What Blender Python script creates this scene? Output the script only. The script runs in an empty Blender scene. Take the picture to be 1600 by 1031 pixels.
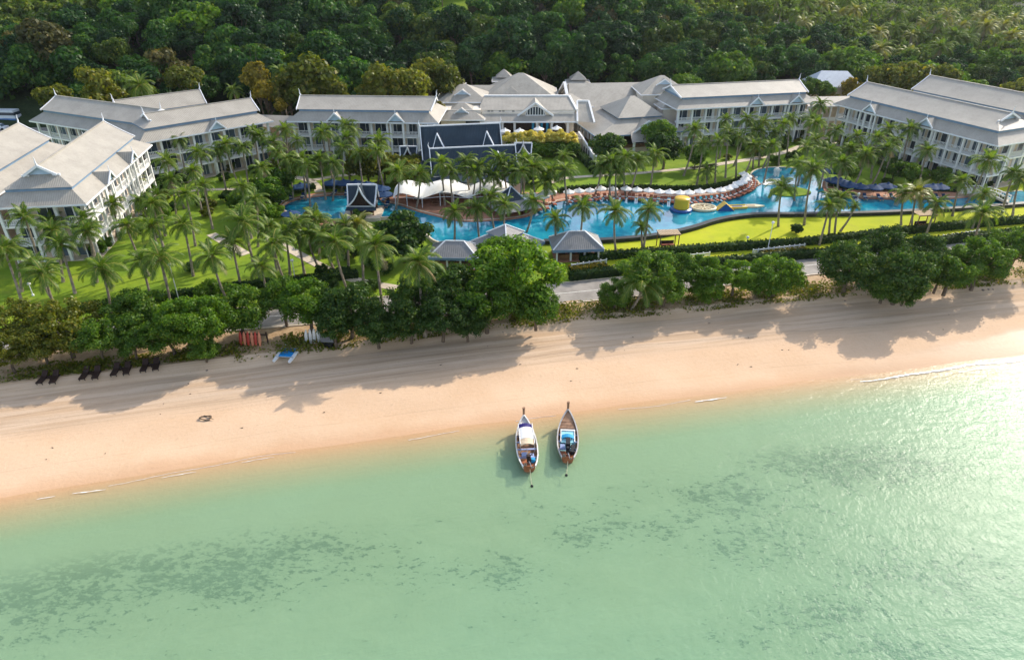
import bpy, bmesh, math, random
import numpy as np
from mathutils import Vector, Matrix
R = math.radians
sc = bpy.context.scene
col = sc.collection
rnd = random.Random(7)
npr = np.random.RandomState(11)

# ---------------------------------------------------------------- camera, sky, sun, exposure
cam = bpy.data.cameras.new('camera'); cam_o = bpy.data.objects.new('camera', cam); col.objects.link(cam_o)
cam_o.location = (0, 0, 46); cam_o.rotation_euler = (R(60), 0, 0)
cam.sensor_width = 36; cam.lens = 36*1081/1600; cam.clip_end = 4000; cam.clip_start = 0.5
sc.camera = cam_o
SUN_AZ, SUN_EL = R(46), R(34)             # azimuth measured from +Y towards +X
world = bpy.data.worlds.new('World'); sc.world = world; world.use_nodes = True
wn = world.node_tree; bg = wn.nodes['Background']
sky = wn.nodes.new('ShaderNodeTexSky'); sky.sky_type = 'NISHITA'; sky.sun_disc = False
sky.sun_elevation = SUN_EL; sky.sun_rotation = SUN_AZ; sky.dust_density = 1.2; sky.air_density = 1.0
hs = wn.nodes.new('ShaderNodeHueSaturation'); hs.inputs['Saturation'].default_value = .72; wn.links.new(sky.outputs[0], hs.inputs['Color']); wn.links.new(hs.outputs[0], bg.inputs[0]); bg.inputs[1].default_value = 0.15
sun = bpy.data.lights.new('sun', 'SUN'); sun.energy = 2.35; sun.angle = R(0.6); sun.color = (1.0, 0.90, 0.76)
sun_o = bpy.data.objects.new('sun', sun); col.objects.link(sun_o)
sd = Vector((math.sin(SUN_AZ)*math.cos(SUN_EL), math.cos(SUN_AZ)*math.cos(SUN_EL), math.sin(SUN_EL)))
sun_o.rotation_euler = sd.to_track_quat('Z', 'Y').to_euler(); sun_o.location = (120, 160, 140)
sc.view_settings.view_transform = 'Standard'; sc.view_settings.look = 'None'
sc.view_settings.exposure = 1.06; sc.view_settings.gamma = 1; sc.view_settings.use_curve_mapping = False
sc.cycles.max_bounces = 8; sc.cycles.transparent_max_bounces = 12; sc.cycles.caustics_reflective = False
sc.cycles.caustics_refractive = False; sc.cycles.sample_clamp_indirect = 4; sc.cycles.volume_bounces = 0

# ---------------------------------------------------------------- helpers
class NT:
    def __init__(s, name):
        s.m = bpy.data.materials.new(name); s.m.use_nodes = True; s.t = s.m.node_tree; s.t.nodes.clear()
        s.out = s.n('ShaderNodeOutputMaterial')
    def n(s, typ, **kw):
        nd = s.t.nodes.new(typ)
        for k, v in kw.items():
            if k.startswith('i_'):
                nd.inputs[k[2:].replace('_', ' ')].default_value = v
            else: setattr(nd, k, v)
        return nd
    def l(s, a, b): s.t.links.new(a, b)
    def put(s, sock, v):
        if hasattr(v, 'is_linked') or hasattr(v, 'links'): s.l(v, sock)
        else: sock.default_value = v if not isinstance(v, tuple) or len(v) != 3 or sock.type != 'RGBA' else (*v, 1)
    def mix(s, f, a, b, mode='MIX'):
        nd = s.n('ShaderNodeMix', data_type='RGBA', blend_type=mode)
        s.put(nd.inputs[0], f); s.put(nd.inputs[6], a); s.put(nd.inputs[7], b); return nd.outputs[2]
    def math(s, op, a, b=0.0, c=0.0, clamp=False):
        nd = s.n('ShaderNodeMath', operation=op, use_clamp=clamp)
        s.put(nd.inputs[0], a); s.put(nd.inputs[1], b); s.put(nd.inputs[2], c); return nd.outputs[0]
    def ramp(s, v, a, b, c=0.0, d=1.0, smooth=True):
        nd = s.n('ShaderNodeMapRange'); nd.interpolation_type = 'SMOOTHSTEP' if smooth else 'LINEAR'
        s.put(nd.inputs[0], v); 
        for i, x in enumerate((a, b, c, d)): nd.inputs[i+1].default_value = x
        return nd.outputs[0]
    def noise(s, scale, vec=None, detail=4.0, rough=0.55, dist=0.0):
        nd = s.n('ShaderNodeTexNoise', i_Scale=scale, i_Detail=detail, i_Roughness=rough, i_Distortion=dist)
        if vec is not None: s.l(vec, nd.inputs['Vector'])
        return nd.outputs[0]
    def pos(s): return s.n('ShaderNodeNewGeometry').outputs['Position']
    def obj(s): return s.n('ShaderNodeTexCoord').outputs['Object']
    def scale(s, vec, sx, sy, sz):
        nd = s.n('ShaderNodeVectorMath', operation='MULTIPLY'); s.l(vec, nd.inputs[0]); nd.inputs[1].default_value = (sx, sy, sz); return nd.outputs[0]
    def attr(s, name): return s.n('ShaderNodeAttribute', attribute_name=name)
    def bump(s, h, strength=0.3, dist=0.1):
        nd = s.n('ShaderNodeBump', i_Strength=strength, i_Distance=dist); s.l(h, nd.inputs['Height']); return nd.outputs[0]
    def pbr(s, colr, rough=0.7, normal=None, spec=0.3, **kw):
        p = s.n('ShaderNodeBsdfPrincipled'); s.put(p.inputs['Base Color'], colr); s.put(p.inputs['Roughness'], rough)
        p.inputs['Specular IOR Level'].default_value = spec
        for k, v in kw.items(): s.put(p.inputs[k.replace('_', ' ')], v)
        if normal is not None: s.l(normal, p.inputs['Normal'])
        s.l(p.outputs[0], s.out.inputs[0]); return p

def mat(name, c, rough=0.7, var=0.12, scale=1.5, bump=0.0, spec=0.3, objvar=0.0):
    t = NT(name); ob = t.obj(); nz = t.noise(scale, ob)
    a = tuple(x*(1-var) for x in c); b = tuple(min(1, x*(1+var)) for x in c)
    cc = t.mix(t.ramp(nz, 0.3, 0.7), a, b)
    if objvar:
        r = t.n('ShaderNodeObjectInfo').outputs['Random']
        cc = t.mix(1.0, cc, t.mix(r, (1-objvar,)*3, (1,)*3), 'MULTIPLY')
    t.pbr(cc, rough, t.bump(t.noise(scale*8, ob), bump, 0.05) if bump else None, spec)
    return t.m

class MB:
    """collects faces for ONE mesh object"""
    def __init__(s): s.v = []; s.f = []; s.mi = []; s.cur = 0
    def poly(s, pts):
        i = len(s.v); s.v += [tuple(p) for p in pts]; s.f.append(tuple(range(i, i+len(pts)))); s.mi.append(s.cur)
    def box(s, x0, y0, z0, x1, y1, z1, M=None):
        p = [(x0,y0,z0),(x1,y0,z0),(x1,y1,z0),(x0,y1,z0),(x0,y0,z1),(x1,y0,z1),(x1,y1,z1),(x0,y1,z1)]
        if M is not None: p = [tuple(M @ Vector(q)) for q in p]
        i = len(s.v); s.v += p
        for q in ((3,2,1,0),(4,5,6,7),(0,1,5,4),(1,2,6,5),(2,3,7,6),(3,0,4,7)):
            s.f.append(tuple(i+k for k in q)); s.mi.append(s.cur)
        return s
    def beam(s, a, b, w, h=None):
        a = Vector(a); b = Vector(b); h = h or w; d = b-a; L = d.length
        if L < 1e-6: return s
        q = d.to_track_quat('Y', 'Z').to_matrix().to_4x4(); M = Matrix.Translation(a) @ q
        return s.box(-w/2, 0, -h/2, w/2, L, h/2, M)
    def tube(s, pts, rad, n=6, cap=True):
        pts = [Vector(p) for p in pts]; i0 = len(s.v)
        if not hasattr(rad, '__len__'): rad = [rad]*len(pts)
        for k, p in enumerate(pts):
            d = (pts[min(k+1, len(pts)-1)] - pts[max(k-1, 0)]).normalized()
            u = d.orthogonal().normalized() if abs(d.z) < 0.99 else Vector((1,0,0)); u = (Vector((1,0,0)) - d*d.x) if abs(d.x) < .9 else (Vector((0,1,0)) - d*d.y)
            u.normalize(); w = d.cross(u)
            for j in range(n):
                a = 2*math.pi*j/n; s.v.append(tuple(p + (u*math.cos(a) + w*math.sin(a))*rad[k]))
        for k in range(len(pts)-1):
            for j in range(n):
                a = i0+k*n+j; b = i0+k*n+(j+1) % n
                s.f.append((a, b, b+n, a+n)); s.mi.append(s.cur)
        if cap:
            s.f.append(tuple(i0+(len(pts)-1)*n+j for j in range(n))); s.mi.append(s.cur)
            s.f.append(tuple(i0+n-1-j for j in range(n))); s.mi.append(s.cur)
        return s
    def lathe(s, prof, n=12, cx=0, cy=0):
        i0 = len(s.v)
        for r, z in prof:
            for j in range(n):
                a = 2*math.pi*j/n; s.v.append((cx+r*math.cos(a), cy+r*math.sin(a), z))
        for k in range(len(prof)-1):
            for j in range(n):
                a = i0+k*n+j; b = i0+k*n+(j+1) % n; s.f.append((a, b, b+n, a+n)); s.mi.append(s.cur)
        return s
    def mesh(s, name, mats, smooth=False):
        me = bpy.data.meshes.new(name); me.from_pydata(s.v, [], s.f)
        for m in (mats if isinstance(mats, (list, tuple)) else [mats]): me.materials.append(m)
        if any(s.mi): me.polygons.foreach_set('material_index', s.mi)
        if smooth: me.polygons.foreach_set('use_smooth', [True]*len(s.f))
        me.update(); return me
    def build(s, name, mats, parent=None, smooth=False, loc=None, rz=0):
        return put(name, s.mesh(name, mats, smooth), parent, loc, rz)

def put(name, me, parent=None, loc=None, rz=0, scale=None):
    o = bpy.data.objects.new(name, me); col.objects.link(o)
    if parent is not None: o.parent = parent
    if loc is not None: o.location = loc
    if rz: o.rotation_euler = (0, 0, rz)
    if scale is not None: o.scale = scale
    return o
def tag(o, label=None, cat=None, group=None, kind=None):
    if label: o['label'] = label
    if cat: o['category'] = cat
    if group: o['group'] = group
    if kind: o['kind'] = kind
    return o
def thing(name, label, cat, loc=(0,0,0), rz=0, group=None):
    o = bpy.data.objects.new(name, None); col.objects.link(o); o.location = loc; o.rotation_euler = (0,0,rz)
    o.empty_display_size = 0.5
    return tag(o, label, cat, group)
def dup(root, loc, rz=0, label=None, group=None, scale=None):
    r = root.copy(); col.objects.link(r); r.location = loc; r.rotation_euler = (0,0,rz)
    if scale: r.scale = (scale,)*3
    if label: r['label'] = label
    if group: r['group'] = group
    for ch in root.children:
        c = ch.copy(); col.objects.link(c); c.parent = r
        for g in ch.children:
            d = g.copy(); col.objects.link(d); d.parent = c
    return r
ORD = 'first second third fourth fifth sixth seventh eighth ninth tenth eleventh twelfth thirteenth fourteenth fifteenth sixteenth seventeenth eighteenth nineteenth twentieth'.split()
def nth(i):
    if i < 20: return ORD[i]
    t, u = divmod(i+1, 10); tens = {2:'twenty',3:'thirty',4:'forty',5:'fifty',6:'sixty'}[t]
    return (tens + '-' + ORD[u-1]) if u else {3:'thirtieth',4:'fortieth',5:'fiftieth',6:'sixtieth'}[t]
def smooth_loop(pts, it=2):
    for _ in range(it):
        q = []
        for i in range(len(pts)):
            a = pts[i]; b = pts[(i+1) % len(pts)]
            q += [(a[0]*.75+b[0]*.25, a[1]*.75+b[1]*.25), (a[0]*.25+b[0]*.75, a[1]*.25+b[1]*.75)]
        pts = q
    return pts
def smooth_line(pts, it=2):
    for _ in range(it):
        q = [pts[0]]
        for a, b in zip(pts[:-1], pts[1:]):
            q += [(a[0]*.75+b[0]*.25, a[1]*.75+b[1]*.25), (a[0]*.25+b[0]*.75, a[1]*.25+b[1]*.75)]
        pts = q + [pts[-1]]
    return pts
def sheet(name, pts, z, m, drop=0.3, side=None):
    mb = MB(); ar = sum(a[0]*b[1]-b[0]*a[1] for a, b in zip(pts, pts[1:]+pts[:1]))
    if ar < 0: pts = pts[::-1]
    mb.poly([(x, y, z) for x, y in pts]); mb.cur = 1 if side else 0
    for a, b in zip(pts, pts[1:]+pts[:1]):
        mb.poly([(a[0],a[1],z-drop),(b[0],b[1],z-drop),(b[0],b[1],z),(a[0],a[1],z)])
    return mb.build(name, [m, side] if side else m)
def offset_line(pts, w):
    out = []
    for i, p in enumerate(pts):
        a = Vector(pts[max(i-1,0)]); b = Vector(pts[min(i+1,len(pts)-1)]); d = (b-a).normalized()
        out.append((p[0]-d.y*w, p[1]+d.x*w))
    return out
def ribbon(name, pts, w, z, m, drop=0.2, side=None):
    return sheet(name, offset_line(pts, w/2) + offset_line(pts, -w/2)[::-1], z, m, drop, side)
def inside(p, poly):
    x, y = p; c = False
    for (x1,y1),(x2,y2) in zip(poly, poly[1:]+poly[:1]):
        if (y1 > y) != (y2 > y) and x < (x2-x1)*(y-y1)/(y2-y1)+x1: c = not c
    return c

# plan of the coast: shore line and the top of the beach
SHX = [-400,-130,-47.7,-40.1,-26,-13.4,1,6,21.8,41.7,63.9,110,200,500]; SHY = [-30,29,47.9,50.2,54.0,56.9,60.1,61.3,64.6,68.8,73.2,83,104,175]
BTX = [-400,-130,-57.1,-44.4,-28.6,-16,-3.3,8.4,21.5,40,59.4,74.4,130,200,500]; BTY = [-20,46,64.2,67.1,71.0,74.3,77.6,79.8,82,85.7,88.7,91.2,103,120,190]
def shy(x): return np.interp(x, SHX, SHY)
def bty(x): return np.interp(x, BTX, BTY)
HX = [-500,-220,-60,0,40,80,120,170,260,600]; H0 = [176,176,178,184,188,192,196,206,220,240]; HS = [.34,.34,.34,.33,.32,.27,.16,.09,.07,.07]
def hill(x, y):
    t = np.maximum(0, y-np.interp(x, HX, H0)); s = np.interp(x, HX, HS)
    h = s*t*t/(t+12); return 46*(1-np.exp(-h/46))*1.0 + 1.6*np.sin(x*.043+y*.031)*np.minimum(1, t/25) + 2.2*np.sin(x*.021-y*.017+1)*np.minimum(1, t/40)
def gz(x, y): return 2.0 + float(hill(x, y))

# ---------------------------------------------------------------- materials
def m_sand():
    t = NT('beach_sand'); d = t.attr('shore').outputs['Fac']; u = t.attr('along').outputs['Fac']
    cb = t.n('ShaderNodeCombineXYZ'); t.l(u, cb.inputs[0]); t.l(d, cb.inputs[1]); v = cb.outputs[0]
    p = t.pos()
    fine = t.noise(3.0, p, 5); big = t.noise(.12, p, 3)
    streak = t.noise(1.0, t.scale(v, .045, 1.1, 1), 6, .65, .6); streak2 = t.noise(1.0, t.scale(v, .02, 3.2, 1), 4, .7, .3)
    c = t.mix(t.ramp(big, .3, .7), (.61,.41,.255), (.66,.46,.30))
    c = t.mix(t.ramp(fine, .35, .7, 0, .25), c, (.70,.51,.35))
    # upper beach: greyer, raked and driven over
    up = t.math('MULTIPLY', t.ramp(d, 7.5, 10.5), 1.0)
    cu = t.mix(t.ramp(streak, .38, .62), (.47,.33,.215), (.60,.45,.32))
    cu = t.mix(t.ramp(streak2, .5, .68, 0, .5), cu, (.37,.25,.155))
    c = t.mix(t.math('MULTIPLY', up, .82), c, cu)
    wl = t.math('MULTIPLY', t.math('SUBTRACT', t.noise(1.0, t.scale(v, .035, .0, 1), 2, .5), .5), 4.2)
    for c0, ww, am in ((10.4,.13,.5),(12.0,.13,.5),(13.1,.10,.4),(8.9,.09,.35),(3.4,.10,.22)):
        dd = t.math('ABSOLUTE', t.math('SUBTRACT', t.math('ADD', d, wl), c0)); br = t.math('MULTIPLY', t.ramp(dd, 0, ww, am, 0), t.ramp(t.noise(.5, t.scale(v, .5, 1, 1), 4, .7), .35, .6))
        c = t.mix(br, c, (.30,.20,.13))
    pits = t.noise(2.2, p, 3, .6); c = t.mix(t.math('MULTIPLY', t.ramp(pits, .60, .70, 0, .32), t.ramp(d, 3, 5)), c, (.44,.31,.205))
    # moist strip along the waterline
    wob = t.math('MULTIPLY', t.math('SUBTRACT', t.noise(.16, p, 3), .5), 3.0)
    dw = t.math('ADD', d, wob)
    wet = t.ramp(dw, .2, 2.6, 1, 0)
    rightw = t.ramp(u, 20, 75); dr = t.math('SUBTRACT', dw, t.math('MULTIPLY', rightw, 6.0))
    wet2 = t.math('MULTIPLY', t.ramp(dr, -1.0, .8, 1, 0), rightw)
    c = t.mix(t.math('MULTIPLY', wet, .6), c, (.52,.30,.165))
    c = t.mix(t.math('MULTIPLY', wet2, .6), c, (.47,.335,.23))
    # sea bed: sand with sea grass patches
    fn = t.noise(.22, t.scale(p, .8, 1.2, 1), 6, .7, .4); f2 = t.noise(1.9, t.scale(p, .7, 1.2, 1), 6, .72, .2); dn = t.noise(.05, p, 2)
    deep = t.ramp(d, -8, -13); band = t.attr('weed').outputs['Fac']
    reg = t.math('ADD', t.math('ADD', band, .42), t.math('ADD', t.math('MULTIPLY', t.math('SUBTRACT', fn, .5), 1.9), t.math('MULTIPLY', t.math('SUBTRACT', dn, .5), .8)), clamp=True)
    thr = t.math('SUBTRACT', .735, t.math('MULTIPLY', reg, .275))
    weed = t.math('MULTIPLY', t.ramp(t.math('SUBTRACT', f2, thr), -.05, .06), deep)
    c = t.mix(t.math('MULTIPLY', weed, .93), c, (.065,.058,.022))
    c = t.mix(t.math('MULTIPLY', t.math('MULTIPLY', reg, deep), .45), c, (.24,.19,.09))
    hb = t.math('ADD', t.math('ADD', t.math('MULTIPLY', fine, .5), t.math('MULTIPLY', pits, .8)), t.math('MULTIPLY', streak, 1.2))
    rough = t.math('SUBTRACT', .85, t.math('MULTIPLY', wet2, .38))
    t.pbr(c, rough, t.bump(hb, .35, .12), .12)
    return t.m
def m_sea():
    t = NT('sea_water'); d = t.attr('shore').outputs['Fac']; p = t.pos()
    w1 = t.noise(.42, t.scale(p, 1, 1.5, 1), 4, .62, .8); w2 = t.noise(1.9, t.scale(p, 1.25, .8, 1), 3, .6, .4); w3 = t.noise(6.0, p, 2)
    h = t.math('ADD', t.math('MULTIPLY', w1, 1.0), t.math('ADD', t.math('MULTIPLY', w2, .42), t.math('MULTIPLY', w3, .14)))
    nrm = t.bump(h, .28, .40)
    dep = t.math('MULTIPLY', d, -1)
    turb = t.noise(.05, p, 4, .6)
    f = t.math('ADD', t.ramp(dep, .2, 7, .0, .25, False), t.ramp(dep, 10, 55, .0, .08))
    f = t.math('MULTIPLY', f, t.ramp(turb, .3, .7, .88, 1.08))
    tr = t.n('ShaderNodeBsdfTransparent'); t.l(t.mix(t.ramp(dep, .0, 6, 0, 1, False), (.98,.97,.91), (.61,.92,.835)), tr.inputs[0])
    df = t.n('ShaderNodeBsdfDiffuse'); t.l(t.mix(t.ramp(dep, 4, 42), (.38,.59,.40), (.28,.57,.40)), df.inputs[0])
    t.l(nrm, df.inputs['Normal'])
    mx = t.n('ShaderNodeMixShader'); t.l(f, mx.inputs[0]); t.l(tr.outputs[0], mx.inputs[1]); t.l(df.outputs[0], mx.inputs[2])
    gl = t.n('ShaderNodeBsdfGlossy', i_Roughness=.33); gl.inputs[0].default_value = (.45,.45,.45,1); t.l(nrm, gl.inputs['Normal'])
    ge = t.n('ShaderNodeNewGeometry'); dt = t.n('ShaderNodeVectorMath', operation='DOT_PRODUCT'); t.l(ge.outputs['Incoming'], dt.inputs[0]); t.l(ge.outputs['Normal'], dt.inputs[1])
    ca = t.math('ABSOLUTE', dt.outputs['Value']); fr = t.math('MULTIPLY_ADD', t.math('POWER', t.math('SUBTRACT', 1.0, ca), 5.0), .98, .02)
    mg = t.n('ShaderNodeMixShader'); t.l(fr, mg.inputs[0]); t.l(mx.outputs[0], mg.inputs[1]); t.l(gl.outputs[0], mg.inputs[2])
    t.l(mg.outputs[0], t.out.inputs[0]); return t.m
def m_ground(name='ground_cover', plain=False):
    t = NT(name); p = t.pos(); s = t.attr('inland').outputs['Fac']; sunny_turf = t.attr('sunny_turf').outputs['Fac']
    n1 = t.noise(.16, p, 5, .6, .5); n2 = t.noise(1.3, p, 5, .65); n3 = t.noise(.35, p, 3)
    g = t.mix(t.ramp(n1, .35, .65), (.14,.235,.016), (.22,.30,.018)); g = t.mix(t.ramp(n2, .35, .75, 0, .5), g, (.10,.175,.014)); g = t.mix(sunny_turf, g, t.mix(t.ramp(n1, .35, .65), (.35,.40,.014), (.44,.46,.02)))  # last mix puts the backlit sun glow of the right lawn into the turf colour
    g = t.mix(t.ramp(n3, .58, .75, 0, .35), g, (.33,.31,.05))
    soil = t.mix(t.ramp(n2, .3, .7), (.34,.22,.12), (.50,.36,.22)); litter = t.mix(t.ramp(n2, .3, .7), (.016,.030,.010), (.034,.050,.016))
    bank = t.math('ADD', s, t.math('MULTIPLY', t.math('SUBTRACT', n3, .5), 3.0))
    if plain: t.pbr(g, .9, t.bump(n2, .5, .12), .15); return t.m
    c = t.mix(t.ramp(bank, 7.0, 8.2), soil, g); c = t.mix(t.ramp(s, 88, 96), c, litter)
    t.pbr(c, .9, t.bump(n2, .5, .12), .15); return t.m
def m_roof(name, a, b, rough=.55, rib=3.2, spec=.35):
    t = NT(name); o = t.obj(); uv = t.attr('roof_u').outputs['Fac']
    wv = t.math('SINE', t.math('MULTIPLY', uv, rib*2*math.pi)); n = t.noise(.35, o, 5, .6); n2 = t.noise(3, o, 3)
    n4 = t.noise(.8, t.scale(o, 1, 1, .25), 6, .7); c = t.mix(t.ramp(n, .3, .7), a, b); c = t.mix(t.ramp(n2, .4, .8, 0, .3), c, tuple(x*.72 for x in a)); c = t.mix(t.ramp(n4, .52, .72, 0, .35), c, tuple(x*.62 for x in a))
    c = t.mix(t.ramp(wv, -1, -.4, .16, 0), c, tuple(x*.5 for x in a))
    t.pbr(c, rough, t.bump(wv, .35, .03), spec); return t.m
def m_leaf(name, a, b, c=None, trans=.40, gloss=.015, objv=.35, tc=(1.2,1.25,.55)):
    t = NT(name); k = t.attr('tint').outputs['Fac']; r = t.n('ShaderNodeObjectInfo').outputs['Random']
    colr = t.mix(k, a, b)
    if c: colr = t.mix(t.ramp(k, .82, .98), colr, c)
    colr = t.mix(1.0, colr, t.mix(r, (1-objv, 1-objv*.8, 1-objv*.9), (1+objv*.5, 1+objv*.35, 1.0)), 'MULTIPLY')
    d = t.n('ShaderNodeBsdfDiffuse'); t.l(colr, d.inputs[0]); tl = t.n('ShaderNodeBsdfTranslucent')
    t.l(t.mix(1.0, colr, tc, 'MULTIPLY'), tl.inputs[0])
    m = t.n('ShaderNodeMixShader'); m.inputs[0].default_value = trans; t.l(d.outputs[0], m.inputs[1]); t.l(tl.outputs[0], m.inputs[2])
    g = t.n('ShaderNodeBsdfGlossy', i_Roughness=.42); g.inputs[0].default_value = (.9,.95,.9,1)
    m2 = t.n('ShaderNodeMixShader'); m2.inputs[0].default_value = gloss; t.l(m.outputs[0], m2.inputs[1]); t.l(g.outputs[0], m2.inputs[2])
    t.l(m2.outputs[0], t.out.inputs[0]); return t.m
def m_pool():
    t = NT('pool_water'); p = t.pos(); n = t.noise(.9, p, 3, .6, .5); n2 = t.noise(.16, p, 3); n3 = t.noise(4, p, 2)
    c = t.mix(t.ramp(n2, .35, .65), (.005,.13,.23), (.015,.26,.36)); c = t.mix(t.ramp(n, .45, .75, 0, .4), c, (.05,.38,.45))
    h = t.math('ADD', n, t.math('MULTIPLY', n3, .15))
    t.pbr(c, .05, t.bump(h, .10, .12), .6); return t.m
def m_glass():
    t = NT('window_glass'); r = t.n('ShaderNodeObjectInfo').outputs['Random']; o = t.obj()
    cur = t.mix(t.ramp(r, .45, .55), (.035,.05,.07), (.10,.14,.18)); t.pbr(cur, .08, None, .7); return t.m
M = dict(
    sand=m_sand(), sea=m_sea(), ground=m_ground(), lawn=m_ground('island_grass', True), pool=m_pool(), glass=m_glass(),
    roof=m_roof('grey_roof_tile', (.325,.297,.248), (.397,.363,.305)), slate=m_roof('dark_slate_tile', (.018,.034,.050), (.030,.050,.070), .5, 3.2, .3),
    hutroof=m_roof('pale_shingle', (.22,.215,.205), (.30,.29,.28)), blueroof=m_roof('blue_grey_roof', (.42,.47,.53), (.50,.55,.60)),
    cream=mat('cream_render', (.66,.535,.40), .8, .1, .6, .1), white=mat('white_paint', (.80,.79,.76), .55, .05, .8), 
    trim=mat('white_trim', (.78,.79,.80), .5, .04, 1), bluetrim=mat('blue_grey_fascia', (.16,.25,.36), .55, .1, 1), gable=mat('blue_shaded_gable', (.45,.58,.70), .6, .06, 1),  # gable panels: blue shade of the seaward gables put into their colour
    terr=mat('terracotta_paving', (.40,.19,.115), .8, .22, .8, .2), path=mat('pale_path', (.56,.47,.36), .85, .15, .8, .2), coping=mat('pool_coping', (.62,.52,.40), .7, .15, 1.5),
    dark=mat('dark_stone', (.022,.026,.03), .5, .3, 1.5, .2), road=mat('concrete_road', (.29,.265,.235), .85, .22, .4, .2), line=mat('road_paint', (.7,.68,.62), .7, .2, 2),
    trunk=mat('palm_trunk', (.27,.22,.17), .9, .3, 2.5, .4), bark=mat('tree_bark', (.13,.095,.065), .9, .3, 1.5, .4),
    cloth=mat('white_canvas', (.80,.78,.74), .8, .04, 2), navy=mat('navy_canvas', (.012,.045,.12), .8, .2, 2), wood=mat('brown_timber', (.22,.11,.055), .65, .3, 2, .2),
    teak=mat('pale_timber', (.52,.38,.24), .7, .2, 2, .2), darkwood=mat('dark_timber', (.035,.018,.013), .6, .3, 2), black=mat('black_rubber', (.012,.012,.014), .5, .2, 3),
    steel=mat('grey_metal', (.35,.36,.37), .4, .2, 3, 0, .5), yellow=mat('yellow_vinyl', (.72,.45,.02), .35, .08, .6, 0, .5), blue=mat('blue_vinyl', (.015,.085,.28), .35, .1, .6, 0, .5),
    palevinyl=mat('cream_vinyl', (.66,.58,.38), .4, .1, .8, 0, .5), orange=mat('orange_vinyl', (.50,.13,.02), .4, .1, .8, 0, .5),
    red=mat('red_plastic', (.50,.05,.03), .45, .2, 1, 0, .4), coral=mat('coral_plastic', (.66,.24,.13), .45, .15, 1, 0, .4), sky=mat('bright_blue_mesh', (.01,.25,.60), .6, .15, 1.5), 
    hullwhite=mat('weathered_white_paint', (.68,.66,.62), .55, .2, 1.2, .1), hullwood=mat('oiled_plank', (.30,.17,.10), .6, .35, 1.6, .2), hullgrey=mat('worn_grey_paint', (.42,.40,.38), .6, .25, 1.2, .1),
    rust=mat('red_brown_paint', (.33,.115,.05), .6, .3, 1.5, .2), cyan=mat('light_blue_paint', (.30,.60,.66), .5, .12, 1.2), blueseat=mat('blue_cushion', (.03,.32,.58), .7, .15, 1.5), 
    purple=mat('indigo_cloth', (.022,.016,.14), .7, .2, 1.5), lilac=mat('faded_blue_cloth', (.27,.33,.52), .7, .2, 1.5), mat_=mat('straw_mat', (.66,.52,.36), .8, .12, 2), rope=mat('rope', (.5,.44,.3), .9, .2, 3), stone=mat('bank_rock', (.24,.19,.15), .9, .35, 2, .5),
    sign=mat('grey_panel', (.16,.16,.17), .6, .15, 1), foam=mat('sea_foam', (.86,.85,.82), .9, .06, 2), buswhite=mat('white_bus_paint', (.62,.66,.72), .35, .05, 1, 0, .5), busblue=mat('blue_bus_stripe', (.05,.16,.40), .35, .1, 1, 0, .5),
    brick=mat('brick_red_wall', (.33,.10,.055), .8, .2, 1.2, .1),
    palm=m_leaf('palm_leaf', (.075,.145,.014), (.18,.255,.034), (.36,.32,.09), .45, .02, .30), palmyellow=m_leaf('yellow_palm_leaf', (.16,.18,.02), (.32,.30,.04), (.42,.34,.08), .4, .06, .15),
    deadpalm=m_leaf('dry_palm_leaf', (.23,.17,.09), (.36,.28,.16), None, .2, .03, .2), nut=mat('coconut', (.24,.20,.06), .6, .3, 4),
    l_green=m_leaf('green_leaf', (.055,.130,.014), (.130,.235,.024), (.21,.28,.03), .48), l_bright=m_leaf('bright_leaf', (.072,.165,.012), (.150,.275,.020), (.24,.32,.03), .52),
    l_dark=m_leaf('dark_leaf', (.028,.072,.013), (.070,.135,.020), (.13,.175,.024), .38), l_olive=m_leaf('olive_leaf', (.095,.125,.014), (.205,.215,.024), (.30,.24,.03), .48),
    l_gold=m_leaf('golden_leaf', (.17,.14,.015), (.30,.235,.02), (.40,.27,.02), .4), l_brown=m_leaf('brown_leaf', (.075,.075,.026), (.135,.12,.042), (.22,.16,.05), .35),
    creamw=mat('pale_cream_render', (.71,.64,.54), .8, .08, .6, .1), lf_dark=m_leaf('deep_forest_leaf', (.013,.044,.015), (.036,.096,.026), (.075,.14,.025), .38, objv=.5, tc=(1.0,1.3,.7)), lf_green=m_leaf('forest_leaf', (.027,.083,.017), (.074,.170,.030), (.15,.23,.033), .44, objv=.5, tc=(1.0,1.3,.6)), lf_olive=m_leaf('olive_forest_leaf', (.060,.105,.018), (.145,.205,.030), (.25,.26,.035), .44, objv=.5, tc=(1.1,1.3,.6)),
    l_flower=m_leaf('pale_yellow_bloom', (.74,.58,.07), (.80,.70,.20), (.34,.36,.06), .45, .03, .1), l_hedge=m_leaf('hedge_leaf', (.020,.050,.012), (.050,.10,.018), (.10,.15,.02), .25),
)

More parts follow.
